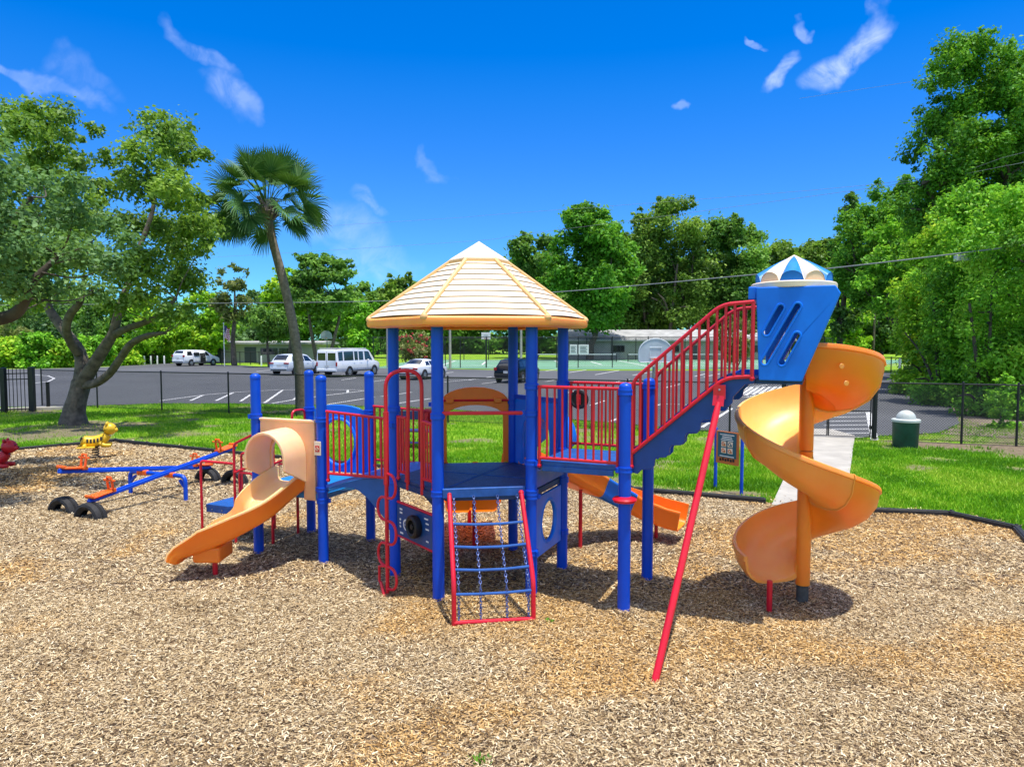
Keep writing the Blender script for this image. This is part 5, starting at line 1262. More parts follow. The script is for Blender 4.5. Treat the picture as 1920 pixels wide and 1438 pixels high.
car('minivan','white minivan with its side door slid open, parked farthest away at the left','van',gp(334,687),R(66),mini,M['carwhite'],[(.42,1.1,.55,1.1,.14,.88),(1.18,2.0,1.18,2.0,.12,.9),(2.95,3.75,2.95,3.28,.12,.9)],[(.10,.30,.85,.85),(3.36,4.1,.93,.93)],[.95,4.0],.34,[(.84,1.12,.20,.22,'lamp','tail_light')],None,mini_extra)

# ------------------------------------------------------------------ buildings
yb=108
def bld(name,x0,x1,y0,dp,h,label,wallm,roofm,roof_h,over=.7):
    r=empty(name,((x0+x1)/2,y0,0),0,label,'building'); L=x1-x0
    m=MB(); m.box((0,dp/2,h/2),(L,dp,h)); w=m.build('wall',M[wallm],r)
    m=MB(); o=over; vs=[(-L/2-o,-o,h),(L/2+o,-o,h),(L/2+o,dp+o,h),(-L/2-o,dp+o,h),(-L/2-o,-o,h+.25),(L/2+o,-o,h+.25),(L/2+o,dp+o,h+.25),(-L/2-o,dp+o,h+.25),(-L/2-o,dp/2,h+roof_h),(L/2+o,dp/2,h+roof_h)]
    m.add(vs,[(0,1,2,3),(0,1,5,4),(2,3,7,6),(4,5,9,8),(6,7,8,9),(0,4,8,7,3),(1,5,9,6,2)]); m.build('roof',M[roofm],r,smooth=0)
    return r,L
def win(r,x,z,w,h,y=-.02,panes=3,nm='window'):
    m=MB(); m.box((x,y,z),(w,.06,h)); f=m.build('window',M['trim'],r)
    for i in range(panes):
        m=MB(); m.box((x-w/2+w*(i+.5)/panes,y-.035,z),(w/panes-.12,.02,h-.14)); m.build('pane',M['glass'],f)
    return f
x0=X_at(1062,yb)
r,L=bld('community_building',x0,x0+34,yb,12,2.75,'long low grey building with a pale roof behind the sport courts','wallgrey','roofing',1.85)
for px in (1160,1216,1262,1420): win(r,X_at(px,yb)-(x0+17),1.62,1.75,1.0)
m=MB(); m.box((X_at(1300,yb)-(x0+17),-.02,1.05),(1.1,.07,2.1)); m.build('door',M['door'],r)
y1=92; x0=X_at(388,y1)
r,L=bld('shelter_building',x0,X_at(596,y1),y1,7,2.35,'low beige flat-roofed building beyond the flagpole','wall','roofing',.45,.9)
c=(x0+X_at(596,y1))/2
for px,w in ((395,1.2),(505,2.2),(540,2.2)): win(r,X_at(px,y1)-c,1.45,w,.8,panes=2)
for px in (412,470):
    m=MB(); m.box((X_at(px,y1)-c,-.02,1.0),(1.5,.07,2.0)); m.build('door',M['door'],r)
# low fence and yard clutter in front of it
y2=84; fp=[(X_at(px,y2),y2) for px in (416,434,450,470,486,520,560)]
chainfence('yard_fence',fp,1.5,'low black fence in front of the beige building beside the flagpole',pitch=.25,w=.012,pr=.05,cat='fence')
y3=63.5; fp=[(X_at(px,y3),y3) for px in (1648,1671,1695,1717,1750,1790)]
chainfence('yard_fence',fp,1.30,'low black fence at the far end of the shaded driveway',pitch=.2,w=.009,pr=.045,cat='fence')
# flagpole and flag
q=gp(421,690); q=Vector((X_at(421,79),79,0)); r=empty('flagpole',q,0,'white flagpole standing in front of the beige building','flagpole')
m=MB(); m.tube([(0,0,0),(0,0,4.7)],[.06,.04],10); m.ball((0,0,4.75),.08,10); m.build('pole',M['white'],r)
fl_=empty('flag',q+Vector((.05,0,0)),0,'limp striped flag hanging from the white flagpole','flag')
def flagp(u,v): return Vector((.02+u*.62+.06*sin(v*7+u*3),.10*sin(u*9+v*3),4.45-1.45*v-.35*u+.1*sin(u*8)))
for i in range(13):
    m=MB(); a,b=i/13,(i+1)/13; K=10
    m.add([flagp(k/K,v) for k in range(K+1) for v in (a,b)],[(2*k,2*k+2,2*k+3,2*k+1) for k in range(K)]); m.build('stripe',M['flagred'] if i%2==0 else M['white'],fl_)
m=MB(); K=5; m.add([flagp(.42*k/K,v)+Vector((0,s_*.012,0)) for s_ in (-1,1) for k in range(K+1) for v in (0,.52)],[(2*k+o_,2*k+2+o_,2*k+3+o_,2*k+1+o_) for k in range(K) for o_ in (0,2*K+2)]); cn_=m.build('canton',M['flagblue'],fl_)
m=MB()
for u in (.06,.15,.24,.33):
    for v in (.08,.2,.32,.44): 
        for s_ in (-.018,.018): m.ball(flagp(u,v)+Vector((0,s_,0)),.014,6)
m.build('stars',M['white'],cn_)
# white bollards
bl=None
for px in (247,271,283,295,308):
    if bl is None:
        m=MB(); m.lathe([(.09,0),(.09,.95),(.07,1.0),(0,1.02)],(0,0,0),12); bl=m.build('bollard',M['white']); o=bl; tag(o,'white bollard in the row at the lot edge, left of the minivan','bollard','white bollards left of the minivan')
    else: o=bl.copy(); col.objects.link(o)
    o.location=(X_at(px,86),86,0)
for px,Y,lab in ((1687,62,'white bollard in front of the low black fence, nearer the spiral slide'),(1745,62,'white bollard at the far end of the driveway, beside the bamboo'),(490,80,'white bollard on the grass strip, just left of the silvery SUV')):
    o=bl.copy(); col.objects.link(o); o.location=(X_at(px,Y),Y,0); o.scale=(1,1,1.25 if px!=490 else 1.1); tag(o,lab,'bollard'); 
    if 'group' in o: del o['group']

# ------------------------------------------------------------------ trees
def leaves(clumps,size,per,seed,flat=.75,droop=0.0,asp=.55):
    """clumps [(center, radius)] -> leaf quads spread through each clump's volume, denser to its outside"""
    g=np.random.default_rng(seed); VV=[];FF=[];AA=[];off=0
    for c,r in clumps:
        n=int(per*r*r)+6; d=g.normal(size=(n,3)); d/=np.linalg.norm(d,axis=1)[:,None]; rad=r*(.25+.75*g.random(n)**.55)*(1+.18*g.normal(size=n))
        # lumps within the clump
        k=g.normal(size=(7,3)); k/=np.linalg.norm(k,axis=1)[:,None]; w=np.max(d@k.T,axis=1); rad=rad*(.55+.55*np.clip((w-.45)/.5,0,1))
        p=np.array(c)+d*rad[:,None]*np.array([1,1,flat])
        nr=d*.55+np.array([0,0,.55])+g.normal(size=(n,3))*.55; nr/=np.linalg.norm(nr,axis=1)[:,None]
        t=g.normal(size=(n,3))+np.array([0,0,-droop]); t-=nr*np.sum(t*nr,1)[:,None]; t/=np.linalg.norm(t,axis=1)[:,None]; b=np.cross(nr,t)
        s=size*(.6+.8*g.random(n)); L=t*s[:,None]*.5; B=b*(s*asp)[:,None]*.5
        V=np.stack([p-L,p+B-L*.1,p+L-nr*(s*.12)[:,None],p-B-L*.1],1).reshape(-1,3)
        VV.append(V); FF.append(np.arange(n*4).reshape(n,4)+off); off+=n*4
        AA.append(np.repeat(np.clip(.45+g.normal(0,.16,n)+g.normal(0,.19),0,1),4))
    return np.concatenate(VV),np.concatenate(FF),np.concatenate(AA)
def addcrown(root,clumps,size,per,seed,mt,name='crown',**k):
    V,F_,A=leaves(clumps,size,per,seed,**k); return npmesh(name,V-np.array(root.location),F_,M[mt],root,attrs={'rnd':A})
def rough(pts,rad,seed,n=12,amp=.08):
    m=MB(); p=crom(pts,5); k=len(p); rr_=[]
    m2=len(rad)
    for i in range(k):
        f=i/(k-1)*(m2-1); a=int(min(f,m2-2)); rr_.append(rad[a]+(rad[a+1]-rad[a])*(f-a))
    m.tube(p,rr_,n)
    g=random.Random(seed); ph=[g.random()*6 for _ in range(4)]
    for i,v in enumerate(m.v):
        c=p[i//n] if i//n<k else p[-1]; d=v-c; t=2*PI*(i%n)/n; s=1+amp*(sin(3*t+ph[0]+v.z*1.3)+.6*sin(5*t+ph[1]-v.z*2.1)); m.v[i]=c+d*s
    return m
def limbs(root,specs,mt,seed=0,n=12):
    m=MB()
    for i,(pts,rad) in enumerate(specs):
        q=rough(pts,rad,seed+i,n); m.add(q.v,q.f)
    m.v=[v-Vector(root.location) for v in m.v]; return m.build('trunk',M[mt],root,smooth=60)
def twigs(root,starts,clumps,r0,mt,seed):
    g=random.Random(seed); m=MB()
    for c,r in clumps:
        c=Vector(c); s=min(starts,key=lambda p:(Vector(p)-c).length+max(0,(Vector(p).z-c.z))*1.5); s=Vector(s)
        md=s.lerp(c,.5)+Vector((g.uniform(-.15,.15),g.uniform(-.15,.15),-.08))*(c-s).length
        m.tube(crom([s,md,c],4),[r0*(1-.085*i) for i in range(9)],5)
        for k in range(3):
            e=c+Vector((g.uniform(-1,1),g.uniform(-1,1),g.uniform(-.3,1)))*r*.75; m.tube([c.lerp(s,.15),e],[r0*.35,r0*.12],4)
    m.v=[v-Vector(root.location) for v in m.v]; return m.build('branches',M[mt],root,smooth=60)
# --- leaning multi-stemmed oak on the lawn
g=random.Random(4); YA=23.6
b=gp(140,796); oak=empty('oak_tree',(b.x,b.y,0),0,'multi-stemmed oak with a bent grey trunk on the lawn at the left','tree')
def A_(x,y,dy=0): return at(x,y,YA+dy)
tr=[([A_(140,800)+Vector((0,0,-.15)),A_(140,775),A_(146,745),A_(152,715,.1)],[.50,.34,.30,.30]),
    ([A_(150,735),A_(153,690,.1),A_(148,660,.2),A_(128,630,.5),A_(105,600,.8),A_(88,570,1.2),A_(80,520,1.5)],[.27,.22,.19,.17,.15,.13,.08]),
    ([A_(148,662),A_(132,640,-.3),A_(125,615,-.6),A_(132,590,-.8),A_(150,565,-1),A_(160,520,-1.2)],[.16,.14,.13,.12,.11,.07]),
    ([A_(152,722),A_(172,690,-.2),A_(195,655,-.4),A_(213,625,-.6),A_(222,590,-.6),A_(235,545,-.4),A_(255,480,.2),A_(285,400,.5),(A_(300,300,.5))],[.24,.20,.18,.15,.13,.11,.09,.07,.04]),
    ([A_(213,628,-.6),A_(240,615,-1),A_(270,605,-1.3),A_(300,590,-1.6),A_(330,560,-1.8)],[.12,.10,.09,.08,.05]),
    ([A_(155,722),A_(180,718,-.3),A_(205,700,-.6),A_(225,672,-1),A_(245,645,-1.3),A_(275,630,-1.6),A_(310,624,-2)],[.15,.14,.13,.12,.11,.09,.05])]
limbs(oak,tr,'bark',10,14)
ca=[(300,248,46),(262,285,45),(345,285,38),(280,345,52),(330,360,45),(355,420,42),(300,425,55),(245,420,52),(340,470,42),(285,500,52),(330,530,36),(230,505,50),(262,555,36),(310,585,32),(345,590,26),(200,300,26),(177,245,20),(190,350,42),(170,410,48),(375,470,24),(150,480,55),(110,420,55),(95,500,50),(120,340,50),(70,300,52),(40,235,46),(90,235,36),(30,330,55),(125,255,26),(215,570,30),(20,450,60),(60,560,40),(330,320,30),(240,340,30),(365,380,26),(390,455,16)]
cl_=[]
for x,y,r in ca: cl_.append((tuple(A_(x,y,g.uniform(-3.2,3.2))),r/56*.95))
for i in range(8): cl_.append((tuple(A_(g.uniform(-60,360),g.uniform(330,520),g.uniform(-4.5,4.5))),g.uniform(.5,.9)))
for x,y,r in ca:
    for k in range(2):
        a=g.random()*6.28; cl_.append((tuple(A_(x+cos(a)*r*1.05,y-abs(sin(a))*r*.9+8,g.uniform(-2.5,2.5))),r/56*g.uniform(.25,.5)))
for x,y in ((60,205),(20,215),(110,215),(150,300),(95,290),(0,260),(330,245),(370,420),(385,430),(360,520)): cl_.append((tuple(A_(x,y,g.uniform(-2,2))),g.uniform(.45,.75)))
sts=[q for t in tr[1:] for q in crom(t[0],5)[12:]]
twigs(oak,sts,[c_ for c_ in cl_[:len(ca)] if min((Vector(c_[0])-q).length for q in sts)<1.7],.024,'bark',2)
addcrown(oak,cl_,.15,1350,21,'oakleaf')
# --- oak just outside the left edge, its crown reaching in
YB=13.9; bx=Vector((-13.6,15.8,0)); oak2=empty('oak_tree',bx,0,'nearer grey-green oak leaning in from beyond the left edge of the photo','tree')
def B_(x,y,dy=0): return at(x,y,YB+dy)
tr=[([bx+Vector((0,0,-.2)),bx+Vector((.1,0,1.2)),bx+Vector((.4,0,2.3)),bx+Vector((.9,-.2,3.2))],[.42,.30,.27,.24]),
    ([bx+Vector((.4,0,2.2)),B_(-70,600),B_(0,597),B_(32,585),B_(48,560,-.1),B_(60,530,-.2),B_(110,480)],[.2,.15,.13,.11,.10,.08,.04]),
    ([bx+Vector((.9,-.2,3.1)),bx+Vector((1.6,-.3,4.6)),B_(0,440),B_(60,370)],[.2,.16,.12,.05]),
    ([bx+Vector((.7,0,3)),bx+Vector((-.3,-.6,4.6)),bx+Vector((-1.2,-1,6))],[.18,.13,.07])]
limbs(oak2,tr,'darkbark',30,12)
cb=[(30,420,55),(85,400,52),(140,400,45),(195,420,38),(50,480,55),(110,470,55),(165,480,48),(215,495,36),(240,450,28),(70,545,46),(130,540,44),(185,545,34),(20,540,45),(20,350,42),(80,345,40),(-40,400,70),(-60,300,70),(-130,420,80),(-200,360,80),(-150,280,70),(30,590,24),(0,500,50),(140,345,30),(-90,510,60)]
cl_=[(tuple(B_(x,y,g.uniform(-2.3,1.9))),r/96*1.05) for x,y,r in cb]
for i in range(16): cl_.append((tuple(B_(g.uniform(-260,40),g.uniform(280,520),g.uniform(-3.4,2.5))),g.uniform(.6,1.0)))
twigs(oak2,[q for t in tr[1:] for q in crom(t[0],5)[8:]],cl_[:len(cb)-9],.022,'darkbark',5)
addcrown(oak2,cl_,.10,2300,22,'nearleaf')
# --- sabal palm
pbs=Vector((X_at(570,26.6),26.6,0)); palm=empty('palm_tree',pbs,0,'tall sabal palm with a slender leaning trunk and fan fronds','palm tree')
YP=26.6; pts=[pbs-Vector((0,0,.2)),at(566,735,YP),at(557,660,YP),at(545,590,YP),at(530,520,YP),at(512,455,YP),at(502,412,YP)]
limbs(palm,[(pts,[.24,.19,.18,.17,.16,.15,.15])],'palmbark',50,14)
m=MB(); top=at(500,385,YP); g=random.Random(8)
m.tube([at(503,412,YP)-pbs,at(501,398,YP)-pbs,at(500,375,YP)-pbs],[.19,.33,.20],14)
for i in range(70):
    a=g.random()*6.28; z=g.uniform(-.55,.1); p=top-pbs+Vector((cos(a)*.27,sin(a)*.27,z)); m.bar(p,p+Vector((cos(a)*.16,sin(a)*.16,.18)),.07,.03)
m.build('boots',M['palmbark'],palm,smooth=0)
top_l=top-pbs
def frond(az,el,Lp,Rf,seed):
    g=np.random.default_rng(seed); V=[];F_=[];A=[]
    d=Vector((cos(az)*cos(el),sin(az)*cos(el),sin(el))); sd=Vector((-sin(az),cos(az),0)); 
    base=top_l+Vector((cos(az)*.12,sin(az)*.12,.0)); 
    sag=.10+.30*max(0,1-abs(el)); tip=base+d*Lp+Vector((0,0,-sag*Lp*.4)); up=sd.cross(d); up=up if up.z>0 else -up
    md=base.lerp(tip,.55)+Vector((0,0,.10*Lp))
    pp_=[base,md,tip]; w=.022
    for i,p in enumerate(pp_): V+= [p+sd*w,p-sd*w,p+up*w*.6]
    for i in range(2):
        for a,b in ((0,1),(1,2),(2,0)): F_.append([i*3+a,i*3+b,i*3+3+b,i*3+3+a])
    A+=[.75]*9
    rl_=Quaternion(d,float(g.normal(0,.55))); sd=rl_@sd; up=rl_@up
    dt=((tip-md).normalized()+Vector((0,0,-1))*(.05+.72*max(0,(R(35)-el)/R(95)))).normalized(); up=(up-dt*up.dot(dt)).normalized(); n=44
    for k in range(n):
        a=(k/(n-1)-.5)*2*R(128); fold=.25*abs(sin(a)); dr=(dt*cos(a)+sd*sin(a)+up*(.22+fold*.5)).normalized()
        st_=tip+dt*(.16*cos(a*.5)); L=Rf*.92*(1-.30*(abs(a)/R(128))**2)*(.9+.2*g.random()); wv=.026
        side_=dr.cross(up).normalized()*wv
        p0=st_; p1=st_+dr*L*.55; dk_=.2+.8*(1-max(0,el)/R(84)); dd=(dr+Vector((0,0,(-.15-.35*g.random())*dk_))).normalized(); p2=p1+dd*L*.30; p3=p2+(dd+Vector((0,0,(-.35-.5*g.random())*dk_))).normalized()*L*.22
        b=len(V); V+=[p0+side_*.5,p0-side_*.5,p1+side_,p1-side_,p2+side_*.7,p2-side_*.7,p3+side_*.1,p3-side_*.1]
        F_+=[[b,b+1,b+3,b+2],[b+2,b+3,b+5,b+4],[b+4,b+5,b+7,b+6]]; A+=[float(np.clip(.5+g.normal(0,.22),0,1))]*8
    npmesh('frond',np.array([tuple(v) for v in V]),np.array(F_),M['palmleaf'],palm,attrs={'rnd':A})
g=random.Random(3); N_=42
for i in range(N_):
    f=(i+.5)/N_; el=R(86)-R(118)*f**.9; az=i*2.39996+g.uniform(-.2,.2)
    frond(az,el,1.02+.36*sin(PI*min(1,.05+f*.8)),.86+.2*g.random(),i)
# --- generic trees
LS=1.06; LP=2.9
def tree(name,label,px,Y,top,halfw,mt,seed,size,per,barkm='darkbark',base_y=0,crown_lo=.32,n=16,cat='tree',trunks=1,rx=None,group=None,tw_=True,bpx=None,clr=.40,flat=.8,**kw):
    """px: trunk column, top: photo row of the crown's top, halfw: half crown width in photo pixels, at distance Y"""
    g=random.Random(seed); x=X_at(px,Y); xb=X_at(bpx or px,Y); H=at(px,top,Y).z; W=halfw/FPX*Y
    root=empty(name,(xb,Y,0),0,label,cat,group); z0=H*crown_lo; cl_=[]
    cz=(z0+H)/2; hz=(H-z0)/2; n=int(n*1.5); clr*=.82
    for i in range(n):
        a=g.random()*2*PI; v=g.uniform(-.95,1); rr_=math.sqrt(max(.05,1-v*v*.85))*(g.random()**.45); r=W*clr*g.uniform(.65,1.25)*(1-.25*max(0,v))
        q=Vector((x+cos(a)*rr_*(W-r*.7),Y+sin(a)*rr_*(W-r*.7)*.8,cz+v*(hz-r*.55*.8))); cl_.append((tuple(q),r))
    cl_.append(((x+g.uniform(-.2,.2)*W,Y,H-W*clr*.45),W*clr*.6))
    if crown_lo<.03:
        for i in range(n):
            a=g.random()*6.28; r=W*clr*g.uniform(.5,.9); cl_.append(((x+cos(a)*g.uniform(.2,.85)*W,Y+sin(a)*g.uniform(.2,.7)*W,r*.55),r))
    for (c_,r) in list(cl_):
        for k in range(2):
            d=Vector((g.gauss(0,1),g.gauss(0,1),g.gauss(.35,.8))).normalized(); e=Vector(c_)+d*r*.95
            if e.z<H+.3 and e.z>.3: cl_.append((tuple(e),r*g.uniform(.28,.5)))
    st_=[]; sp=[]
    for k in range(trunks):
        a=2*PI*k/max(1,trunks)+g.random(); l=Vector((cos(a)*W*.35*(trunks>1),sin(a)*W*.2*(trunks>1),0)); b0=Vector((xb,Y,-.2))+l*.3; r=.022*H*(1 if trunks==1 else .7)
        bx_=Vector((x-xb,0,0)); p=[b0,b0+bx_*.4+l*.35+Vector((g.uniform(-.1,.1)*W,0,z0*.6)),b0+bx_+l*.9+Vector((g.uniform(-.2,.2)*W,0,z0*1.25)),b0+bx_+l*1.3+Vector((g.uniform(-.25,.25)*W,0,(z0+H)*.5))]; sp.append((p,[r*1.25,r,r*.75,r*.35])); st_+=p[2:]
        for j in range(3):
            e=p[2].lerp(p[3],g.random())+Vector((g.uniform(-.45,.45)*W,g.uniform(-.35,.35)*W,hz*g.uniform(.1,.45))); sp.append(([p[2],p[2].lerp(e,.5)+Vector((0,0,.1*hz)),e],[r*.55,r*.4,r*.15])); st_.append(e)
    st_=[q for p_,_ in sp for q in crom(p_,5)[4:]]
    cmn=lambda q:min((Vector(c_)-Vector(q)).length/max(r_,.1) for c_,r_ in cl_)
    limbs(root,sp,barkm,seed,8)
    near_=[c_ for c_ in cl_[:n] if min((Vector(c_[0])-q).length for q in st_)<W*.45]
    if tw_ and len(near_)>7 and cat!='bush' and Y<112 and 'narrow' not in label: twigs(root,st_,near_,.005*H,barkm,seed)
    addcrown(root,cl_,size*LS,per*LP,seed,mt,flat=flat,**kw); return root
T=tree
# behind the courts (centre to right)
T('oak_tree','dark dense round tree rising just right of the cream roof',1000,118,438,80,'midleaf',101,.62,46,n=20,crown_lo=.12)
T('oak_tree','tallest bright green tree behind the courts with a bare grey trunk',1105,106,385,98,'freshleaf',102,.55,52,'bark',n=32,crown_lo=.16,clr=.40)
T('oak_tree','tall open-crowned tree behind the courts, right of the bright green one',1250,124,374,95,'oakleaf',103,.50,46,'bark',n=32,crown_lo=.18,trunks=3,clr=.37)
T('oak_tree','dark green oak behind the stairs, left of the slotted tower',1365,126,408,90,'midleaf',104,.55,52,n=32,crown_lo=.1,trunks=2)
T('oak_tree','low spreading oak between the two tall trees behind the courts',1185,128,440,90,'midleaf',105,.55,50,n=26,crown_lo=.1,trunks=2)
T('oak_tree','distant rounded tree behind the left side of the slotted tower',1455,135,452,88,'oakleaf',106,.7,40,n=20,crown_lo=.05)
T('oak_tree','distant rounded tree behind the right side of the slotted tower',1525,138,452,80,'oakleaf',107,.7,40,n=18,crown_lo=.05)
T('oak_tree','narrow dark tree standing just right of the slotted tower',1578,72,362,45,'darkleaf',108,.34,90,n=20,crown_lo=.12,clr=.42)
T('flowering_bush','pale yellow-green bush behind the red stair balustrade',1380,72,590,42,'dryleaf',109,.22,130,n=16,crown_lo=.05,cat='bush')
bush=T('flowering_bush','pink flowering oleander bush behind the white sedan',782,70,622,42,'dryleaf',110,.2,120,n=16,crown_lo=.06,cat='bush',trunks=3)
gg=random.Random(6); cl_=[]
for i in range(44): cl_.append(((X_at(782+gg.uniform(-34,34),70),70-gg.uniform(.4,1.6),gg.uniform(1.2,3.5)),.20))
addcrown(bush,cl_,.16,200,77,'pinkflower','blossom')
# left of the roof
T('shade_tree','flat-topped dark green tree right of the palm trunk',604,84,475,80,'midleaf',111,.42,70,'bark',n=26,crown_lo=.40,trunks=2,clr=.37,flat=.5)
T('shade_tree','light green spreading tree touching the palm trunk on its left',545,88,500,60,'limeleaf',112,.42,60,'bark',n=20,crown_lo=.42,clr=.3,flat=.5)
T('shade_tree','olive tree with a rounded tuft above the flagpole',440,80,492,42,'dryleaf',113,.34,70,'bark',n=16,crown_lo=.42,clr=.36)
T('shade_tree','grey-green willowy tree between the flagpole and the palm',492,98,545,62,'nearleaf',114,.45,60,n=18,crown_lo=.1)
T('shade_tree','small shade tree with a forked trunk behind the silvery SUV',505,76,575,58,'midleaf',115,.30,90,'bark',n=18,crown_lo=.42,clr=.3)
T('shade_tree','dark treetop showing left of the cream roof',700,120,528,70,'midleaf',116,.6,50,n=18,crown_lo=.1)
T('shade_tree','dark olive treetop touching the left slope of the cream roof',765,118,515,60,'oakleaf',117,.6,50,n=18,crown_lo=.1)
T('shade_tree','light green tree behind the fan backboard and the white van',672,104,560,50,'brightleaf',118,.5,55,n=16,crown_lo=.05)
T('shade_tree','bright yellow-green tree above the minivan',385,90,548,60,'limeleaf',119,.45,60,n=20,crown_lo=.10)
T('shade_tree','pale green tree between the stems of the grey oak',285,88,555,55,'limeleaf',120,.42,60,n=18,crown_lo=.05)
T('shade_tree','dull green tree behind the left stem of the grey oak',95,86,560,60,'nearleaf',121,.42,60,n=18,crown_lo=.05)
T('palmetto','dry shaggy palmetto clump at the far left behind the hedge',25,80,588,36,'dryleaf',122,.45,70,n=12,crown_lo=.05,asp=.2,droop=.8,cat='palm tree')
# conifer
x=X_at(168,92); r=empty('pine_tree',(x,92,0),0,'dark narrow pine seen between the stems of the grey oak','tree'); H=at(168,545,92).z
limbs(r,[([Vector((x,92,-.2)),Vector((x,92,H*.5)),Vector((x,92,H))],[.2,.14,.03])],'darkbark',5,8)
addcrown(r,[((x+random.uniform(-.2,.2),92,H*(.2+.8*i/13)),(1.9*(1-i/14)+.25)) for i in range(14)],.35,110,55,'darkleaf',flat=.3)
# vine covered hedge at far left: separate bushes along the lot edge
hl=[('bright lime vine-covered bush at the far left edge of the lot',20,75,636,55,'limeleaf'),('fresh green bush with a pointed top, second from the left edge',68,74,622,42,'brightleaf'),('lime vine-covered bush directly behind the oak trunk',118,76,640,50,'limeleaf'),('mid green bush framed by the oak stems',172,80,632,48,'brightleaf'),('lime bush low behind the arching right oak stem',222,82,634,44,'limeleaf'),('green bush directly behind the white bollards',275,90,628,44,'brightleaf'),('lime bush just left of the minivan roof',318,94,622,40,'limeleaf'),('green bush directly behind the minivan',362,98,632,38,'brightleaf')]
for i,(lab,px,Y,top,hw,mt) in enumerate(hl): T('hedge_bush',lab,px,Y,top,hw,mt,140+i,.34,95,n=18,crown_lo=.0,cat='bush',clr=.41,flat=.8)
# right side: bamboo like trees along the driveway, tall tree above
rt_=[('bright green leafy tree nearest the camera at the right edge',1925,26,330,135,'brightleaf',.14,270,46,.0),
     ('bright green tree behind the hanging cable box, second along the driveway',1850,31,350,150,'brightleaf',.15,230,54,.02),
     ('feathery green tree third along the driveway',1790,37,410,120,'limeleaf',.18,190,44,.02),
     ('green bamboo clump halfway down the driveway',1790,45,455,95,'brightleaf',.23,120,38,.02),
     ('darker bamboo clump far down the driveway',1752,56,490,62,'midleaf',.28,110,30,.02),
     ('farthest tree at the end of the driveway row',1738,68,505,42,'darkleaf',.34,90,20,.05)]
for i,(lab,px,Y,top,hw,mt,sz,per,n,lo) in enumerate(rt_): T('driveway_tree',lab,px,Y,top,hw,mt,160+i,sz,per,n=n,crown_lo=lo,clr=.37,trunks=3,group='trees lining the driveway',flat=.8)
T('tall_tree','huge green tree towering over the right edge of the photo',1815,42,62,150,'freshleaf',170,.20,150,n=95,crown_lo=.34,clr=.30,trunks=2,bpx=1850)
T('tall_tree','tall tree reaching in from beyond the right edge, behind the huge one',1965,48,95,130,'midleaf',171,.25,110,n=46,crown_lo=.3,clr=.35,trunks=2)
T('tall_tree','mid green tree with drooping branches left of the huge tall tree',1660,64,335,118,'freshleaf',172,.30,100,n=34,crown_lo=.34,clr=.37,trunks=2,bpx=1770)
T('tall_tree','bright green arching tree in front of the huge tall tree',1680,52,415,85,'brightleaf',173,.28,90,n=18,crown_lo=.35,clr=.39,bpx=1790)
for i,(lab,px,Y,top,hw,mt) in enumerate([('lime green tree at the back of the far lawn, behind the orange slide',1590,125,560,46,'limeleaf'),('dark tree behind the utility pole at the far lawn',1650,130,545,46,'darkleaf'),('small bushy tree right of the utility pole at the far lawn',1700,118,575,36,'midleaf')]): T('lawn_tree',lab,px,Y,top,hw,mt,180+i,.55,55,n=16,crown_lo=.1)
# low bush on verge
T('verge_bush','leafy bush at the right edge behind the short chain-link fence',1885,22.6,705,36,'brightleaf',190,.13,260,n=14,crown_lo=.0,cat='bush')
# distant wood closing the horizon
gg=random.Random(12); cl_=[]
for i in range(230):
    X_=-175+350*i/230+gg.uniform(-1,1); h=11+2.5*sin(X_*.11)+gg.uniform(-1.5,1.5)
    if -8<X_<78: h=19+2*sin(X_*.17+1)+gg.uniform(-2,1.5)
    for k in range(4 if h>13 else 3): cl_.append(((X_+gg.uniform(-1.5,1.5),152+gg.uniform(0,14),h*(.12+.26*k)*(1 if h>13 else 1.25)),gg.uniform(2.6,3.9)))
V,F_,A=leaves(cl_,1.0,34,99); tag(npmesh('far_wood',V,F_,M['midleaf'],attrs={'rnd':A}),'distant belt of mixed green woodland along the horizon','woodland',kind='stuff')

# ------------------------------------------------------------------ cables and pole
def cable(pts,r,lab):
    p=[at(*q) for q in pts]; m=MB(); m.tube(crom(p,6),r,6); return tag(m.build('power_cable',M['cable']),lab,'cable')
cable([(-300,575,95),(380,569,75),(735,564,60),(1040,548,48),(1415,515,36),(1560,503,31.5),(1920,460,25),(2500,380,18)],.026,'thick pale cable passing behind the cream roof and the slotted tower')
cable([(-100,468,100),(740,416,72),(935,402,64),(1640,346,44),(1920,286,36),(2300,210,30)],.010,'upper thin wire crossing the sky towards the tall right tree')
cable([(-100,512,100),(770,460,72),(1000,437,62),(1640,352,44),(1920,305,36),(2300,235,30)],.011,'lower thin wire just under the upper one, crossing the sky')
cable([(1500,185,60),(1720,152,50),(1920,120,42),(2200,80,36)],.010,'highest thin wire in front of the top of the tall right tree')
p=at(1807,484,27); m=MB(); m.box((0,0,0),(.62,.26,.24),rz=R(-8)); o=m.build('cable_box',M['lid'],bevel=.03); o.location=p+Vector((0,0,.0)); tag(o,'pale grey closure box hanging on the thick cable at the right','cable box')
x=X_at(1637,128); r=empty('utility_pole',(x,128,0),0,'weathered utility pole on the far lawn, right of the orange slide','utility pole')
m=MB(); m.tube([(0,0,0),(0,0,at(1637,545,128).z)],[.22,.15],10); m.build('pole',M['woodpole'],r); H=at(1637,545,128).z
m=MB(); m.box((.3,-.2,H-.4),(3.0,.14,.14)); m.build('cross_arm',M['woodpole'],r)
m=MB(); m.tube([(.55,-.2,H-2.2),(.55,-.2,H-1.2)],.25,12); m.build('transformer',M['lid'],r)
m=MB(); m.tube([(0,0,H-3),(-2.2,0,H-2.4)],.05,6); m.box((-2.4,0,H-2.4),(.6,.25,.12)); m.build('lamp_arm',M['galv'],r)

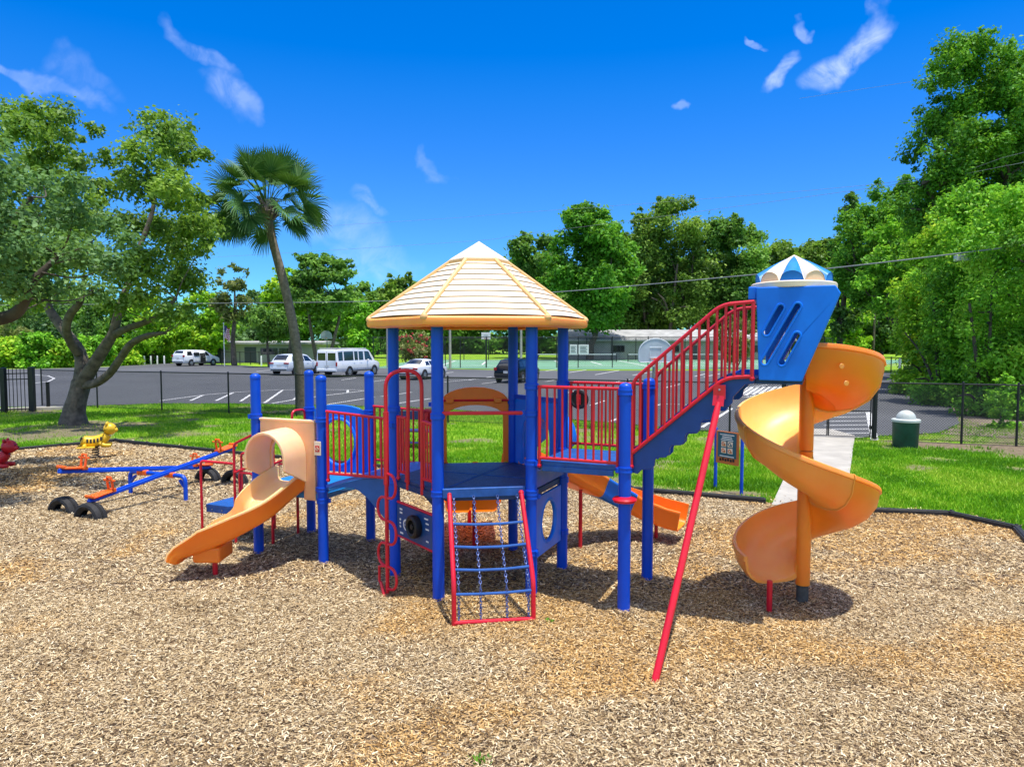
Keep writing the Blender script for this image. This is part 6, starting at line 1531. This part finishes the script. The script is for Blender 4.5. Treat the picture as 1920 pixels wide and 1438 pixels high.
# ------------------------------------------------------------------ light and sky
SUNV=Vector((.15,-.13,1)).normalized()
sd_=bpy.data.lights.new('sun','SUN'); sd_.energy=SUN_E; sd_.angle=R(.53); sd_.color=(1,.955,.88); so=bpy.data.objects.new('sun',sd_); col.objects.link(so); so.rotation_euler=SUNV.to_track_quat('Z','Y').to_euler()
w=bpy.data.worlds.new('World'); scene.world=w; w.use_nodes=True; t=NT(w.node_tree); bg=t.n['Background']
sky=t.new('ShaderNodeTexSky'); sky.sky_type='NISHITA'; sky.sun_disc=False; sky.sun_elevation=math.asin(SUNV.z); sky.sun_rotation=math.atan2(SUNV.x,SUNV.y); sky.air_density=1.0; sky.dust_density=.1; sky.ozone_density=3.0; sky.altitude=10
hs=t.new('ShaderNodeHueSaturation'); hs.inputs['Hue'].default_value=SKY_HUE; hs.inputs['Saturation'].default_value=SKY_SAT; hs.inputs['Value'].default_value=SKY_VAL; t.link(sky.outputs[0],hs.inputs['Color'])
gz=t.new('ShaderNodeSeparateXYZ'); t.link(t.new('ShaderNodeTexCoord').outputs['Generated'],gz.inputs[0])
hz_=t.ramp(gz.outputs[2],[(0,(.20,.57,.90)),(.12,(.36,.69,.95)),(.32,(.8,.95,1)),(.45,(1,1,1))]); skyc=t.mixc(1.0,hs.outputs[0],hz_,'MULTIPLY')
# thin clouds, laid out by compass direction and height over the horizon
tc=t.new('ShaderNodeTexCoord').outputs['Generated']
wn=t.new('ShaderNodeTexNoise'); wn.inputs['Scale'].default_value=9; wn.inputs['Detail'].default_value=5; t.link(tc,wn.inputs['Vector'])
wv=t.new('ShaderNodeVectorMath',operation='MULTIPLY_ADD'); t.link(wn.outputs['Color'],wv.inputs[0]); wv.inputs[1].default_value=(.13,.13,.13); wv.inputs[2].default_value=(-.065,-.065,-.065)
wa=t.new('ShaderNodeVectorMath',operation='ADD'); t.link(tc,wa.inputs[0]); t.link(wv.outputs[0],wa.inputs[1]); dirv=wa.outputs[0]
fine=t.noise(22,7,.62,tc,1.0)
def dot(v):
    n=t.new('ShaderNodeVectorMath',operation='DOT_PRODUCT'); t.link(dirv,n.inputs[0]); n.inputs[1].default_value=v; return n.outputs['Value']
total=None
for (x0_,y0_,x1_,y1_,wd,stv) in ((1508,165,1655,50,26,.95),(1418,176,1495,86,17,.8),(1517,42,1532,12,14,.55),(1408,70,1418,55,14,.55),(295,25,440,150,17,.34),(385,140,475,228,30,.36),(-30,100,190,210,13,.30),(640,372,740,402,14,.36),(1255,222,1275,236,10,.3),(800,270,850,330,12,.2),(540,425,740,455,46,.34),(620,480,780,500,34,.3),(90,120,210,190,20,.15)):
    a=ray(x0_,y0_).normalized(); b_=ray(x1_,y1_).normalized(); c=(a+b_).normalized(); u=(b_-a); hl_=u.length/2; u.normalize(); v=c.cross(u).normalized(); hw_=wd/FPX
    du=t.math('DIVIDE',dot(tuple(u)),hl_*1.12); dv_=t.math('DIVIDE',dot(tuple(v)),hw_)
    r2=t.math('ADD',t.math('POWER',t.math('ABSOLUTE',du),3.0),t.math('MULTIPLY',dv_,dv_)); e=t.math('SUBTRACT',1.25,r2,clamp=True)
    front=t.math('GREATER_THAN',dot(tuple(c)),0.5)
    e=t.math('MULTIPLY',t.math('MULTIPLY',t.math('POWER',t.math('MULTIPLY',e,.8),1.6),front),stv); total=e if total is None else t.math('MAXIMUM',total,e)
fr_=t.math('MULTIPLY_ADD',fine,2.6,-.75,clamp=True)
mask=t.math('MULTIPLY',t.math('MULTIPLY',total,fr_),CLOUD,clamp=True)
# added fill light: broken white clouds overhead and behind, outside the camera's view
sx_=t.new('ShaderNodeSeparateXYZ'); t.link(tc,sx_.inputs[0])
hi=t.math('MULTIPLY_ADD',sx_.outputs[2],6.0,-3.3,clamp=True); bk=t.math('MULTIPLY_ADD',sx_.outputs[1],-4.0,-.4,clamp=True); abv=t.math('MULTIPLY_ADD',sx_.outputs[2],8.0,-.6,clamp=True)
fillcl=t.math('MULTIPLY_ADD',t.noise(3.2,6,.6,tc,.6),7.0,-3.1,clamp=True)
m2=t.math('MULTIPLY',t.math('MULTIPLY',t.math('MAXIMUM',hi,bk),abv),t.math('MULTIPLY',fillcl,.9))
base_=t.mixc(mask,skyc,CLOUDC)
t.link(t.mixc(m2,base_,FILLC),bg.inputs['Color']); bg.inputs['Strength'].default_value=SKY_E
vs_=scene.view_settings; vs_.view_transform='Standard'; vs_.look='None'; vs_.gamma=1; vs_.use_curve_mapping=False; vs_.exposure=EXPO
scene.cycles.use_denoising=True; scene.cycles.max_bounces=8; scene.cycles.diffuse_bounces=4; scene.cycles.transparent_max_bounces=8; scene.cycles.caustics_reflective=False; scene.cycles.caustics_refractive=False
